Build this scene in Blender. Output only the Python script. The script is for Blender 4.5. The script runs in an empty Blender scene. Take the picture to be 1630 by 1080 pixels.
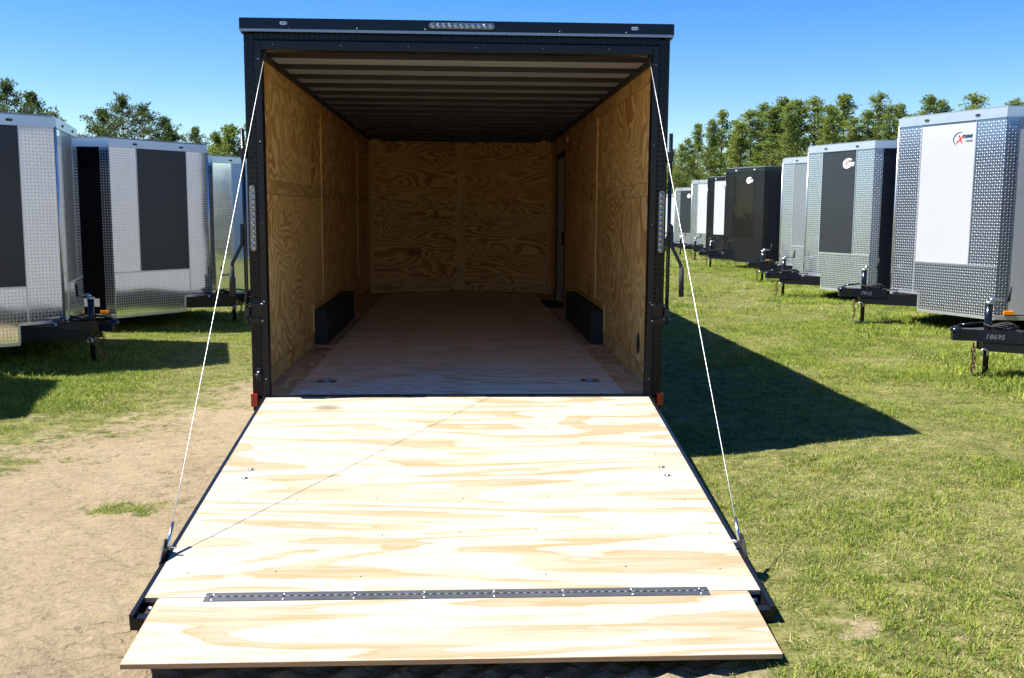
import bpy, bmesh, math, random
import numpy as np
from mathutils import Vector, Matrix, noise as mnoise

random.seed(7); rng = np.random.default_rng(7)
sc = bpy.context.scene
C = sc.collection

# ------------------------------------------------------------------ camera
cam_d = bpy.data.cameras.new('camera'); cam = bpy.data.objects.new('camera', cam_d); C.objects.link(cam)
cam_d.sensor_fit = 'HORIZONTAL'; cam_d.sensor_width = 36.0; cam_d.lens = 35.04
cam_d.clip_start = 0.05; cam_d.clip_end = 3000
_r = (0.99875047, -0.04958261, 0.00624946); _u = (0.00007383, 0.12651571, 0.9919646); _b = (-0.04997484, -0.99072465, 0.12636129)
cam.matrix_world = Matrix(((_r[0], _u[0], _b[0], 0.0185), (_r[1], _u[1], _b[1], -6.133), (_r[2], _u[2], _b[2], 1.5318), (0, 0, 0, 1)))
sc.camera = cam
# ------------------------------------------------------------------ world, sun, exposure
SUN_TO = Vector((-1.0, 0.012, 1.5)).normalized()          # towards the sun: left of the trailer, 56 degrees up
ELEV = math.asin(SUN_TO.z)
world = bpy.data.worlds.new('World'); sc.world = world; world.use_nodes = True
wn = world.node_tree.nodes; wl = world.node_tree.links
sky = wn.new('ShaderNodeTexSky'); sky.sky_type = 'NISHITA'; sky.sun_disc = False
sky.sun_elevation = ELEV; sky.sun_rotation = math.radians(-90)
sky.air_density = 1.0; sky.dust_density = 0.15; sky.ozone_density = 4.0; sky.altitude = 50
bgn = wn['Background']; bgn.inputs['Strength'].default_value = 0.053
hsn = wn.new('ShaderNodeHueSaturation'); hsn.inputs['Saturation'].default_value = 1.42; hsn.inputs['Hue'].default_value = 0.512; wl.new(sky.outputs[0], hsn.inputs['Color']); wl.new(hsn.outputs[0], bgn.inputs[0])
sd = bpy.data.lights.new('sun', 'SUN'); sd.energy = 4.0; sd.angle = math.radians(0.53); sd.color = (1.0, 0.955, 0.88)
so = bpy.data.objects.new('sun', sd); C.objects.link(so); so.rotation_euler = SUN_TO.to_track_quat('Z', 'Y').to_euler()
so.location = (-10, 0, 15)
sc.view_settings.view_transform = 'Standard'; sc.view_settings.look = 'None'
sc.view_settings.exposure = 1.78; sc.view_settings.gamma = 1.0
try: sc.view_settings.use_curve_mapping = False
except Exception: pass
sc.render.engine = 'CYCLES'
sc.cycles.max_bounces = 14; sc.cycles.diffuse_bounces = 12; sc.cycles.glossy_bounces = 4
sc.cycles.transparent_max_bounces = 8

# ------------------------------------------------------------------ helpers
def tag(o, label=None, cat=None, group=None, kind=None):
    if label: o['label'] = label
    if cat: o['category'] = cat
    if group: o['group'] = group
    if kind: o['kind'] = kind
    return o

def empty(name, M=None, **k):
    o = bpy.data.objects.new(name, None); C.objects.link(o); o.empty_display_size = 0.2
    if M is not None: o.matrix_world = M
    return tag(o, **k)

class MB:
    """collects shapes (in the thing's own space) and links them as one mesh object"""
    def __init__(s): s.v = []; s.f = []; s.sm = []
    def add(s, vs, fs, smooth=False):
        b = len(s.v); s.v += [tuple(v) for v in vs]
        for f in fs: s.f.append(tuple(i + b for i in f)); s.sm.append(smooth)
        return s
    def box(s, x0, x1, y0, y1, z0, z1, M=None, bev=0.0):
        if bev > 0:
            bm = bmesh.new(); bmesh.ops.create_cube(bm, size=1.0)
            for v in bm.verts:
                v.co = Vector(((x0+x1)/2 + v.co.x*(x1-x0), (y0+y1)/2 + v.co.y*(y1-y0), (z0+z1)/2 + v.co.z*(z1-z0)))
            bmesh.ops.bevel(bm, geom=list(bm.edges), offset=bev, segments=2, affect='EDGES', profile=0.6)
            bm.verts.ensure_lookup_table()
            vs = [v.co.copy() for v in bm.verts]; fs = [[v.index for v in f.verts] for f in bm.faces]; bm.free()
        else:
            vs = [Vector((x, y, z)) for z in (z0, z1) for y in (y0, y1) for x in (x0, x1)]
            fs = [(0,2,3,1),(4,5,7,6),(0,1,5,4),(2,6,7,3),(0,4,6,2),(1,3,7,5)]
        if M is not None: vs = [M @ v for v in vs]
        return s.add(vs, fs)
    def prism(s, poly, z0, z1, M=None):
        n = len(poly)
        vs = [Vector((p[0], p[1], z0)) for p in poly] + [Vector((p[0], p[1], z1)) for p in poly]
        fs = [tuple(range(n-1, -1, -1)), tuple(range(n, 2*n))] + [(i, (i+1) % n, n+(i+1) % n, n+i) for i in range(n)]
        if M is not None: vs = [M @ v for v in vs]
        return s.add(vs, fs)
    def tube(s, pts, rad, n=10, cap=True):
        pts = [Vector(p) for p in pts]
        rads = rad if isinstance(rad, (list, tuple)) else [rad]*len(pts)
        rings = []; prev = None
        for i, p in enumerate(pts):
            d = (pts[min(i+1, len(pts)-1)] - pts[max(i-1, 0)]).normalized()
            if prev is None:
                a = Vector((0, 0, 1)) if abs(d.z) < 0.9 else Vector((1, 0, 0)); x = d.cross(a).normalized()
            else: x = (prev - d*prev.dot(d)).normalized()
            prev = x; y = d.cross(x)
            rings.append([p + (x*math.cos(2*math.pi*k/n) + y*math.sin(2*math.pi*k/n))*rads[i] for k in range(n)])
        b = len(s.v)
        for r in rings: s.v += [tuple(v) for v in r]
        for i in range(len(rings)-1):
            for k in range(n):
                s.f.append((b+i*n+k, b+i*n+(k+1) % n, b+(i+1)*n+(k+1) % n, b+(i+1)*n+k)); s.sm.append(n > 5)
        if cap:
            s.f.append(tuple(b+k for k in range(n-1, -1, -1))); s.sm.append(False)
            s.f.append(tuple(b+(len(rings)-1)*n+k for k in range(n))); s.sm.append(False)
        return s
    def cyl(s, a, b, r, n=16): return s.tube([a, b], r, n)
    def dome(s, c, r, ax, flat=0.5, n=10, m=3):
        """half ellipsoid at c bulging along ax"""
        ax = Vector(ax).normalized(); a = Vector((0, 0, 1)) if abs(ax.z) < 0.9 else Vector((1, 0, 0))
        x = ax.cross(a).normalized(); y = ax.cross(x); c = Vector(c); b = len(s.v)
        for j in range(m):
            t = j/m*math.pi/2
            for k in range(n):
                s.v.append(tuple(c + (x*math.cos(2*math.pi*k/n) + y*math.sin(2*math.pi*k/n))*r*math.cos(t) + ax*r*flat*math.sin(t)))
        s.v.append(tuple(c + ax*r*flat)); top = len(s.v)-1
        for j in range(m-1):
            for k in range(n):
                s.f.append((b+j*n+k, b+j*n+(k+1) % n, b+(j+1)*n+(k+1) % n, b+(j+1)*n+k)); s.sm.append(True)
        for k in range(n): s.f.append((b+(m-1)*n+k, b+(m-1)*n+(k+1) % n, top)); s.sm.append(True)
        return s
    def mesh(s, name, mat):
        me = bpy.data.meshes.new(name); me.from_pydata(s.v, [], s.f); me.update()
        me.polygons.foreach_set('use_smooth', s.sm)
        bm = bmesh.new(); bm.from_mesh(me); bmesh.ops.recalc_face_normals(bm, faces=bm.faces); bm.to_mesh(me); bm.free()
        uvl = me.uv_layers.new(name='UVMap'); co = me.vertices
        for p in me.polygons:
            nn = p.normal
            if abs(nn.z) > 0.7:
                for li in p.loop_indices:
                    v = co[me.loops[li].vertex_index].co; uvl.data[li].uv = (v.x, v.y)
            else:
                l = math.hypot(nn.x, nn.y) or 1; tx, ty = -nn.y/l, nn.x/l
                for li in p.loop_indices:
                    v = co[me.loops[li].vertex_index].co; uvl.data[li].uv = (v.x*tx + v.y*ty, v.z)
        if mat: me.materials.append(mat)
        return me
    def build(s, name, mat, parent=None, **k):
        o = bpy.data.objects.new(name, s.mesh(name, mat)); C.objects.link(o)
        if parent is not None: o.parent = parent
        return tag(o, **k)

def copy_tree(o, parent=None):
    c = o.copy(); C.objects.link(c)
    if parent is not None: c.parent = parent; c.matrix_parent_inverse = o.matrix_parent_inverse.copy()
    for ch in list(o.children): copy_tree(ch, c)
    return c

# ------------------------------------------------------------------ materials
MAT = {}
def newmat(name):
    m = bpy.data.materials.new(name); m.use_nodes = True; nt = m.node_tree
    return m, nt, nt.nodes['Principled BSDF']
def N(nt, t, **k):
    n = nt.nodes.new(t)
    for a, b in k.items():
        if a.startswith('i_'): n.inputs[int(a[2:])].default_value = b
        else: setattr(n, a, b)
    return n
def math_(nt, op, a, b=None, c=None):
    n = nt.nodes.new('ShaderNodeMath'); n.operation = op
    for i, x in enumerate((a, b, c)):
        if x is None: continue
        if isinstance(x, (int, float)): n.inputs[i].default_value = x
        else: nt.links.new(x, n.inputs[i])
    return n.outputs[0]
def ramp(nt, fac, stops, interp='LINEAR'):
    r = nt.nodes.new('ShaderNodeValToRGB'); r.color_ramp.interpolation = interp
    els = r.color_ramp.elements
    while len(els) < len(stops): els.new(0.5)
    for e, (p, c) in zip(els, stops): e.position = p; e.color = (*c, 1) if len(c) == 3 else c
    nt.links.new(fac, r.inputs[0]); return r.outputs[0]
def mix(nt, fac, a, b, mode='MIX'):
    n = nt.nodes.new('ShaderNodeMix'); n.data_type = 'RGBA'; n.blend_type = mode
    for s, x in ((n.inputs[0], fac), (n.inputs[6], a), (n.inputs[7], b)):
        if isinstance(x, (int, float)): s.default_value = x
        elif isinstance(x, tuple): s.default_value = (*x, 1) if len(x) == 3 else x
        else: nt.links.new(x, s)
    return n.outputs[2]
def noise_(nt, vec, scale, detail=2, rough=0.5, dist=0.0, dim='3D', w=None):
    n = nt.nodes.new('ShaderNodeTexNoise'); n.noise_dimensions = dim
    n.inputs['Scale'].default_value = scale; n.inputs['Detail'].default_value = detail
    n.inputs['Roughness'].default_value = rough; n.inputs['Distortion'].default_value = dist
    if vec is not None: nt.links.new(vec, n.inputs['Vector'])
    if w is not None: nt.links.new(w, n.inputs['W'])
    return n.outputs[0]
def mapping(nt, vec, scale=(1,1,1), rot=(0,0,0), loc=(0,0,0)):
    n = nt.nodes.new('ShaderNodeMapping'); n.inputs['Scale'].default_value = scale
    n.inputs['Rotation'].default_value = rot; n.inputs['Location'].default_value = loc
    nt.links.new(vec, n.inputs[0]); return n.outputs[0]
def bump(nt, bs, h, dist, strength=1.0):
    b = nt.nodes.new('ShaderNodeBump'); b.inputs['Distance'].default_value = dist; b.inputs['Strength'].default_value = strength
    nt.links.new(h, b.inputs['Height']); nt.links.new(b.outputs[0], bs.inputs['Normal']); return b

def plain(name, col, rough=0.5, metal=0.0, var=0.12, coat=0.0, bumpy=0.0, spec=None):
    if name in MAT: return MAT[name]
    m, nt, bs = newmat(name)
    tc = N(nt, 'ShaderNodeTexCoord')
    nz = noise_(nt, tc.outputs['Object'], 6.0, 4, 0.6)
    c = mix(nt, nz, tuple(x*(1-var) for x in col), tuple(min(1, x*(1+var)) for x in col))
    nt.links.new(c, bs.inputs['Base Color']); bs.inputs['Roughness'].default_value = rough
    bs.inputs['Metallic'].default_value = metal; bs.inputs['Coat Weight'].default_value = coat
    if spec is not None: bs.inputs['Specular IOR Level'].default_value = spec
    rr = noise_(nt, tc.outputs['Object'], 3.0, 5, 0.65)
    nt.links.new(math_(nt, 'ADD', math_(nt, 'MULTIPLY', rr, rough*0.5), rough*0.75), bs.inputs['Roughness'])
    if bumpy: bump(nt, bs, noise_(nt, tc.outputs['Object'], 2.2, 2, 0.5), bumpy)
    MAT[name] = m; return m

def tread(name, col, rough, metal, pitch=0.034, depth=0.0022, wav=0.0, tip=None):
    """raised-bar tread plate: short bars, alternately tilted either way"""
    m, nt, bs = newmat(name)
    uv = N(nt, 'ShaderNodeUVMap'); sp = N(nt, 'ShaderNodeSeparateXYZ'); nt.links.new(uv.outputs[0], sp.inputs[0])
    u = math_(nt, 'DIVIDE', sp.outputs[0], pitch); v = math_(nt, 'DIVIDE', sp.outputs[1], pitch)
    fu = math_(nt, 'SUBTRACT', math_(nt, 'FRACT', u), 0.5); fv = math_(nt, 'SUBTRACT', math_(nt, 'FRACT', v), 0.5)
    par = math_(nt, 'ABSOLUTE', math_(nt, 'SUBTRACT', math_(nt, 'MODULO', math_(nt, 'ADD', math_(nt, 'FLOOR', u), math_(nt, 'FLOOR', v)), 2.0), 0.0))
    sgn = math_(nt, 'SUBTRACT', math_(nt, 'MULTIPLY', par, 2.0), 1.0)
    fvs = math_(nt, 'MULTIPLY', fv, sgn)
    a = math_(nt, 'ADD', fu, fvs); b = math_(nt, 'SUBTRACT', fu, fvs)
    e = math_(nt, 'ADD', math_(nt, 'POWER', math_(nt, 'ABSOLUTE', math_(nt, 'DIVIDE', a, 0.50)), 2.0),
              math_(nt, 'POWER', math_(nt, 'ABSOLUTE', math_(nt, 'DIVIDE', b, 0.17)), 2.0))
    h = math_(nt, 'SMOOTH_MAX', math_(nt, 'SUBTRACT', 1.0, e), 0.0, 0.1)
    tc = N(nt, 'ShaderNodeTexCoord')
    hh = math_(nt, 'MULTIPLY', h, depth)
    if wav: hh = math_(nt, 'ADD', hh, math_(nt, 'MULTIPLY', noise_(nt, tc.outputs['Object'], 1.7, 1, 0.4), wav))
    bump(nt, bs, hh, 1.0)
    nz = noise_(nt, tc.outputs['Object'], 2.5, 5, 0.6)
    c = mix(nt, nz, tuple(x*0.82 for x in col), col)
    hb = math_(nt, 'MINIMUM', math_(nt, 'MULTIPLY', h, 1.6), 1.0)
    if tip: c = mix(nt, hb, c, tip)
    nt.links.new(c, bs.inputs['Base Color'])
    bs.inputs['Metallic'].default_value = metal
    rgh = math_(nt, 'ADD', math_(nt, 'MULTIPLY', nz, rough*0.6), rough*0.7)
    if tip: rgh = math_(nt, 'ADD', rgh, math_(nt, 'MULTIPLY', hb, 0.35)); nt.links.new(math_(nt, 'SUBTRACT', metal, math_(nt, 'MULTIPLY', hb, 0.45)), bs.inputs['Metallic'])
    nt.links.new(rgh, bs.inputs['Roughness'])
    if metal == 0: bs.inputs['Specular IOR Level'].default_value = 0.25
    MAT[name] = m; return m

def ply(name, light, dark, su, sv, rings=9.0, soft=0.25, dist=0.5, patch=0.4, rough=0.55, edge=0.35, fine=(3, 60), knots=False, streak=0.0, fibw=0.35, line=0.0):
    """rotary-cut pine plywood: contour bands of a warped field; every board takes its own slice of it"""
    m, nt, bs = newmat(name)
    uv = N(nt, 'ShaderNodeUVMap'); oi = N(nt, 'ShaderNodeObjectInfo')
    w = math_(nt, 'MULTIPLY', oi.outputs['Random'], 40.0)
    vec = mapping(nt, uv.outputs[0], (su, sv, 1))
    f = noise_(nt, vec, 1.0, 1.6, 0.42, dist, '4D', w)
    wob = noise_(nt, mapping(nt, uv.outputs[0], (su*6, sv*6, 1)), 1.0, 2, 0.6, 0.0, '4D', w)
    low = noise_(nt, mapping(nt, uv.outputs[0], (su*0.55, sv*0.55, 1), loc=(5, 1, 0)), 1.0, 0, 0.5, 0.0, '4D', w)
    g = math_(nt, 'ADD', math_(nt, 'MULTIPLY', math_(nt, 'MULTIPLY', f, rings), math_(nt, 'ADD', math_(nt, 'MULTIPLY', low, 1.3), 0.35)), math_(nt, 'MULTIPLY', wob, 0.4))
    s = math_(nt, 'FRACT', g)
    # sawtooth: soft rise, sharp fall like latewood bands
    wide = noise_(nt, mapping(nt, uv.outputs[0], (su*1.3, sv*1.3, 1), loc=(3, 7, 0)), 1.0, 2, 0.5, 0.3, '4D', w)
    band = ramp(nt, s, [(0.0, (0, 0, 0)), (edge, (0.12,)*3), (edge+soft, (0.85,)*3), (0.9, (1, 1, 1)), (0.985, (0.25,)*3), (1.0, (0, 0, 0))])
    bw = N(nt, 'ShaderNodeRGBToBW'); nt.links.new(band, bw.inputs[0])
    pm = ramp(nt, wide, [(0.5-patch, (0.15,)*3), (0.5+patch*0.4, (1, 1, 1))])
    pw = N(nt, 'ShaderNodeRGBToBW'); nt.links.new(pm, pw.inputs[0])
    amt = math_(nt, 'MULTIPLY', bw.outputs[0], pw.outputs[0])
    fib = noise_(nt, mapping(nt, uv.outputs[0], (fine[0], fine[1], 1)), 1.0, 4, 0.7, 0.0, '4D', w)
    amt = math_(nt, 'ADD', amt, math_(nt, 'MULTIPLY', math_(nt, 'SUBTRACT', fib, 0.5), fibw))
    if line:
        ln = math_(nt, 'PINGPONG', math_(nt, 'ADD', math_(nt, 'MULTIPLY', g, 3.0), math_(nt, 'MULTIPLY', fib, 0.5)), 0.5)
        lm = N(nt, 'ShaderNodeMapRange'); nt.links.new(ln, lm.inputs[0]); lm.inputs[1].default_value = 0.10; lm.inputs[2].default_value = 0.02
        amt = math_(nt, 'ADD', amt, math_(nt, 'MULTIPLY', lm.outputs[0], math_(nt, 'MULTIPLY', pw.outputs[0], line)))
    if streak:
        st = noise_(nt, mapping(nt, uv.outputs[0], (su*2.2, sv*5.5, 1), loc=(9, 2, 0)), 1.0, 5, 0.62, 0.6, '4D', w)
        stb = N(nt, 'ShaderNodeMapRange'); nt.links.new(st, stb.inputs[0]); stb.inputs[1].default_value = 0.50; stb.inputs[2].default_value = 0.66
        amt = math_(nt, 'ADD', math_(nt, 'MULTIPLY', amt, 0.85), math_(nt, 'MULTIPLY', stb.outputs[0], streak))
    c = mix(nt, math_(nt, 'MINIMUM', math_(nt, 'MAXIMUM', amt, 0.0), 1.0), light, dark)
    vo = N(nt, 'ShaderNodeTexVoronoi', voronoi_dimensions='4D'); nt.links.new(mapping(nt, uv.outputs[0], (1.7*(0.6 if su < sv else 1.0), 1.7*(1.0 if su < sv else 0.6), 1)), vo.inputs['Vector']); nt.links.new(w, vo.inputs['W']); vo.inputs['Scale'].default_value = 1.0
    kn = N(nt, 'ShaderNodeMapRange'); nt.links.new(vo.outputs['Distance'], kn.inputs[0]); kn.inputs[1].default_value = 0.16; kn.inputs[2].default_value = 0.11; kn.inputs[3].default_value = 0.0; kn.inputs[4].default_value = 0.8
    c = mix(nt, math_(nt, 'MINIMUM', kn.outputs[0], 0.8), c, tuple(x*0.55 for x in dark), 'MIX')
    c = mix(nt, math_(nt, 'MULTIPLY', noise_(nt, mapping(nt, uv.outputs[0], (0.8, 0.8, 1)), 1.0, 3, 0.6, 0.0, '4D', w), 0.5), c, tuple(x*0.75 for x in dark[:3]), 'MIX') if knots else c
    hs = N(nt, 'ShaderNodeHueSaturation'); nt.links.new(c, hs.inputs['Color'])
    nt.links.new(math_(nt, 'ADD', math_(nt, 'MULTIPLY', oi.outputs['Random'], 0.12), 0.94), hs.inputs['Value'])
    nt.links.new(hs.outputs[0], bs.inputs['Base Color'])
    bs.inputs['Roughness'].default_value = rough; bs.inputs['Specular IOR Level'].default_value = 0.25
    bump(nt, bs, math_(nt, 'ADD', fib, math_(nt, 'MULTIPLY', amt, 0.5)), 0.0006)
    MAT[name] = m; return m

ply('wall_ply', (0.95, 0.63, 0.235), (0.54, 0.215, 0.044), 1.25, 1.15, rings=19, soft=0.10, dist=1.5, patch=0.30, edge=0.34, fine=(50, 4), rough=0.5, fibw=0.6)
ply('front_ply', (0.95, 0.63, 0.235), (0.54, 0.215, 0.044), 0.62, 3.0, rings=18, soft=0.12, dist=1.0, patch=0.35, edge=0.42, fine=(4, 60), rough=0.5)
ply('batten_ply', (0.84, 0.55, 0.21), (0.66, 0.38, 0.11), 6, 1.0, rings=4, soft=0.4, dist=0.3, fine=(80, 4))
ply('filler_ply', (0.80, 0.50, 0.18), (0.50, 0.24, 0.055), 1.0, 3.0, rings=8, soft=0.3, dist=0.3, fine=(4, 60))
ply('floor_ply', (0.88, 0.75, 0.57), (0.62, 0.44, 0.26), 0.55, 3.8, rings=14, soft=0.15, dist=0.35, patch=0.3, edge=0.45, fine=(2.5, 70), rough=0.42)
ply('ramp_ply', (0.41, 0.370, 0.298), (0.280, 0.218, 0.122), 0.50, 3.3, rings=6.5, soft=0.10, dist=0.8, patch=0.24, edge=0.52, fine=(2.0, 55), rough=0.55, streak=0.55, fibw=0.8, line=0.45)
m, nt, bs = newmat('ply_edge'); MAT['ply_edge'] = m
tc = N(nt, 'ShaderNodeTexCoord'); sp = N(nt, 'ShaderNodeSeparateXYZ'); nt.links.new(tc.outputs['Object'], sp.inputs[0])
nt.links.new(mix(nt, noise_(nt, mapping(nt, tc.outputs['Object'], (6, 6, 260)), 1.0, 3), (0.24, 0.13, 0.06), (0.50, 0.34, 0.19)), bs.inputs['Base Color']); bs.inputs['Roughness'].default_value = 0.8

ply('edge_ply', (0.72, 0.52, 0.32), (0.46, 0.28, 0.14), 2.2, 1.6, rings=9, soft=0.15, dist=1.0, fine=(20, 20))
BLACK = plain('black_paint', (0.006, 0.008, 0.014), 0.16, 0, spec=0.35)
BLACKM = plain('black_satin', (0.014, 0.014, 0.015), 0.5)
FRAME = plain('frame_black', (0.008, 0.009, 0.012), 0.25, bumpy=0.002, spec=0.3)
RUBBER = plain('rubber', (0.012, 0.012, 0.012), 0.8)
GALV = plain('zinc_steel', (0.42, 0.45, 0.48), 0.35, 0.9, var=0.25)
CHROME = plain('chrome', (0.55, 0.55, 0.54), 0.28, 1.0)
ALU = plain('mill_aluminium', (0.66, 0.68, 0.70), 0.32, 0.75)
RUST = plain('rusty_chain', (0.16, 0.10, 0.055), 0.6, 0.6, var=0.4)
WHITE = plain('white_sheet', (0.4000, 0.4120, 0.4240), 0.22, coat=0.3, var=0.03)
DGREY = plain('charcoal_sheet', (0.018, 0.021, 0.026), 0.3, coat=0.08, var=0.05, bumpy=0.006)
LGREY = plain('silver_sheet', (0.1872, 0.2088, 0.2304), 0.25, 0.3, coat=0.3, var=0.05)
BLKSH = plain('black_sheet', (0.006, 0.006, 0.007), 0.06, var=0.05, bumpy=0.003, spec=0.2)
BLUEW = plain('bluish_white_sheet', (0.4050, 0.4860, 0.6120), 0.3, 0.2, var=0.03)
BOXBL = plain('wheel_box_paint', (0.018, 0.015, 0.013), 0.6)
CEIL = plain('ceiling_liner', (0.36, 0.362, 0.355), 0.6)
DOORIN = plain('door_skin', (0.70, 0.69, 0.68), 0.5)
RED = plain('red_lens', (0.55, 0.012, 0.010), 0.2, coat=0.5)
AMBER = plain('amber_lens', (0.85, 0.25, 0.01), 0.2, coat=0.5)
DECW = plain('sticker_white', (0.75, 0.75, 0.75), 0.4)
DECR = plain('decal_red', (0.62, 0.03, 0.02), 0.4)
DECB = plain('decal_navy', (0.012, 0.035, 0.07), 0.4)
CHALK = plain('chalk_marker', (0.075, 0.085, 0.10), 0.8)
CABLE = plain('steel_cable', (0.4500, 0.4500, 0.4560), 0.35, 0.4)
SCREW = plain('dark_screw', (0.06, 0.05, 0.04), 0.5, 0.5)
ATP = tread('tread_aluminium', (0.40, 0.46, 0.52), 0.22, 0.90, 0.031, 0.0020, 0.005, tip=(0.64, 0.66, 0.68))  # lighter bar tops paint sun glints into the colour
ATPW = tread('tread_aluminium_wavy', (0.88, 0.89, 0.90), 0.09, 0.93, 0.033, 0.0008, 0.007, tip=(0.60, 0.62, 0.65))
ATPB = tread('tread_black', (0.007, 0.008, 0.010), 0.16, 0.0, 0.030, 0.0050)
MIRW = plain('wavy_mirror_aluminium', (0.70, 0.72, 0.74), 0.06, 0.98, var=0.03, bumpy=0.03)
m, nt, bs = newmat('led_lens'); MAT['led'] = m; LED = m
bs.inputs['Base Color'].default_value = (0.36, 0.37, 0.39, 1); bs.inputs['Roughness'].default_value = 0.06; bs.inputs['Metallic'].default_value = 0.85
m, nt, bs = newmat('clear_lens'); CLEAR = m
bs.inputs['Base Color'].default_value = (0.20, 0.21, 0.23, 1); bs.inputs['Roughness'].default_value = 0.1; bs.inputs['Metallic'].default_value = 0.5

# ------------------------------------------------------------------ ground
def sstep(a, b, x):
    t = np.clip((x-a)/(b-a), 0, 1); return t*t*(3-2*t)
def vnoise(x, y, s, seed=0):
    """smooth value noise, vectorised"""
    x = np.asarray(x, float)*s + 37.3 + seed*11.7; y = np.asarray(y, float)*s + 91.1 + seed*5.3
    xi = np.floor(x); yi = np.floor(y); fx = x-xi; fy = y-yi; fx = fx*fx*(3-2*fx); fy = fy*fy*(3-2*fy)
    def h(a, b):
        v = np.sin(a*127.1 + b*311.7 + seed*74.7)*43758.5453; return v-np.floor(v)
    return (h(xi, yi)*(1-fx)+h(xi+1, yi)*fx)*(1-fy) + (h(xi, yi+1)*(1-fx)+h(xi+1, yi+1)*fx)*fy
def gz(x, y):
    x = np.asarray(x, float); y = np.asarray(y, float)
    z = sstep(1.2, 3.0, x)*0.148
    up = sstep(3.2, 5.2, x)
    z = z + up*np.interp(y, [-6, 2, 5.5, 9, 18, 26, 32, 40, 60], [0.0, 0.03, 0.085, 0.05, 0.055, 0.02, -0.09, -0.18, -0.2])
    z = z + sstep(1.0, 3.2, x)*(1-sstep(3.2, 5.2, x))*np.interp(y, [5, 30, 60], [0, 0.0, -0.1])
    z = z - (0.135 - 0.035*np.clip(x+1, 0, 2.4))*sstep(-1.7, -0.9, x)*(1-sstep(0.8, 1.5, x))*np.exp(-((y+3.02)/0.48)**2)
    r = np.hypot(x, y+6)
    z = z + (vnoise(x, y, 1.3)-0.5)*0.022*sstep(0.5, 2.0, np.abs(x)+np.maximum(0, np.abs(y)-3))
    z = z + (vnoise(x, y, 0.03, 3)-0.5)*0.8*sstep(50, 160, r)
    return z
def sandness(x, y):
    x = np.asarray(x, float); y = np.asarray(y, float)
    f = (x+3.3)*0.8 - (y-1.0)*0.45 + (vnoise(x, y, 2.2, 1)-0.5)*0.7 + (vnoise(x, y, 7.0, 2)-0.5)*0.5
    s = sstep(-0.8, 1.8, f)
    for (px, py, pr, k) in ((-1.75, -1.10, 0.30, 0.9), (-2.7, -0.3, 0.55, 0.75), (-3.0, 0.7, 0.8, 0.6), (-2.2, 1.4, 0.7, 0.5), (-1.2, -2.0, 0.2, 0.5)):
        s = s*(1 - k*np.exp(-((x-px)/pr)**2 - ((y-py)/(pr*0.6))**2)*sstep(0.42, 0.66, vnoise(x, y, 6.5, 40)*0.6 + vnoise(x, y, 15, 41)*0.4))
    e = x + (vnoise(x, y, 1.8, 4)-0.5)*0.9 + (vnoise(x, y, 6, 5)-0.5)*0.4
    s = s*(1-sstep(0.35, 1.15, e))
    bare = sstep(0.92, 0.99, vnoise(x, y, 1.7, 8)*0.55 + vnoise(x, y, 5.2, 9)*0.5)
    nearp = np.exp(-((x-1.75)/0.7)**2 - ((y-0.9)/1.5)**2)*0.45
    s = np.maximum(s, 0.55*sstep(0.5, 1.0, np.exp(-((x-1.45)/0.20)**2 - ((y+2.66)/0.16)**2) + (vnoise(x, y, 11, 14)-0.5)*1.1))
    s = np.maximum(s, sstep(-5.2, -7.0, y)*sstep(14, 9, np.abs(x))*0.8)  # unseen pale sand behind the camera, added to bounce light into the trailer
    return np.clip(np.maximum(s, np.maximum(bare*0.8*(x > 0.8), nearp*sstep(0.4, 0.7, vnoise(x, y, 4.5, 12)))), 0, 1)

def axis(lo, hi, step, far, k=1.13):
    a = list(np.arange(lo, hi+1e-6, step)); s = step
    while a[-1] < far: s *= k; a.append(a[-1]+s)
    s = step
    while a[0] > -far: s *= k; a.insert(0, a[0]-s)
    return np.array(a)
gx = axis(-5.2, 5.6, 0.030, 900); gy = axis(-4.2, 6.0, 0.030, 900)
X, Y = np.meshgrid(gx, gy); Z = gz(X, Y); S = sandness(X, Y)
# wheel ruts and scuffs pressed into the sand, real relief
wx = X + 0.35*vnoise(X, Y, 0.8, 20); wy = Y
rut = np.sin((-wx*0.75 + wy*1.0 - 0.10*wx*wx)*2*np.pi/0.15 + 4*vnoise(X, Y, 2.2, 21))
Z = Z + S*(X < 1)*(np.maximum(rut, -0.3)*(0.010+0.010*sstep(-0.5, -2.0, Y))*sstep(0.3, 0.6, vnoise(X, Y, 1.1, 22)) + (vnoise(wx*0.55+wy*0.8, wy*0.55-wx*0.8, 5.0, 25)-0.5)*0.012 + (vnoise((wx*.55+wy*.8)*3, (wy*.5-wx*.85)*0.9, 6.5, 23)-0.5)*0.017 + (vnoise(X, Y, 12, 24)-0.5)*0.012)
nx, ny = len(gx), len(gy)
vs = np.stack([X.ravel(), Y.ravel(), Z.ravel()], 1)
i = np.arange(nx-1)[None, :] + nx*np.arange(ny-1)[:, None]
fs = np.stack([i, i+1, i+1+nx, i+nx], -1).reshape(-1, 4)
me = bpy.data.meshes.new('ground')
me.vertices.add(len(vs)); me.vertices.foreach_set('co', vs.ravel())
me.loops.add(fs.size); me.loops.foreach_set('vertex_index', fs.ravel().astype(np.int32))
me.polygons.add(len(fs)); me.polygons.foreach_set('loop_start', np.arange(0, fs.size, 4, dtype=np.int32)); me.polygons.foreach_set('loop_total', np.full(len(fs), 4, np.int32))
me.update(); me.polygons.foreach_set('use_smooth', np.ones(len(fs), bool))
at = me.attributes.new('sand', 'FLOAT', 'POINT'); at.data.foreach_set('value', S.ravel())
ground = bpy.data.objects.new('ground', me); C.objects.link(ground); tag(ground, 'field of short grass worn to pale sand left of the open ramp', kind='structure')
m, nt, bs = newmat('ground'); me.materials.append(m)
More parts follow.
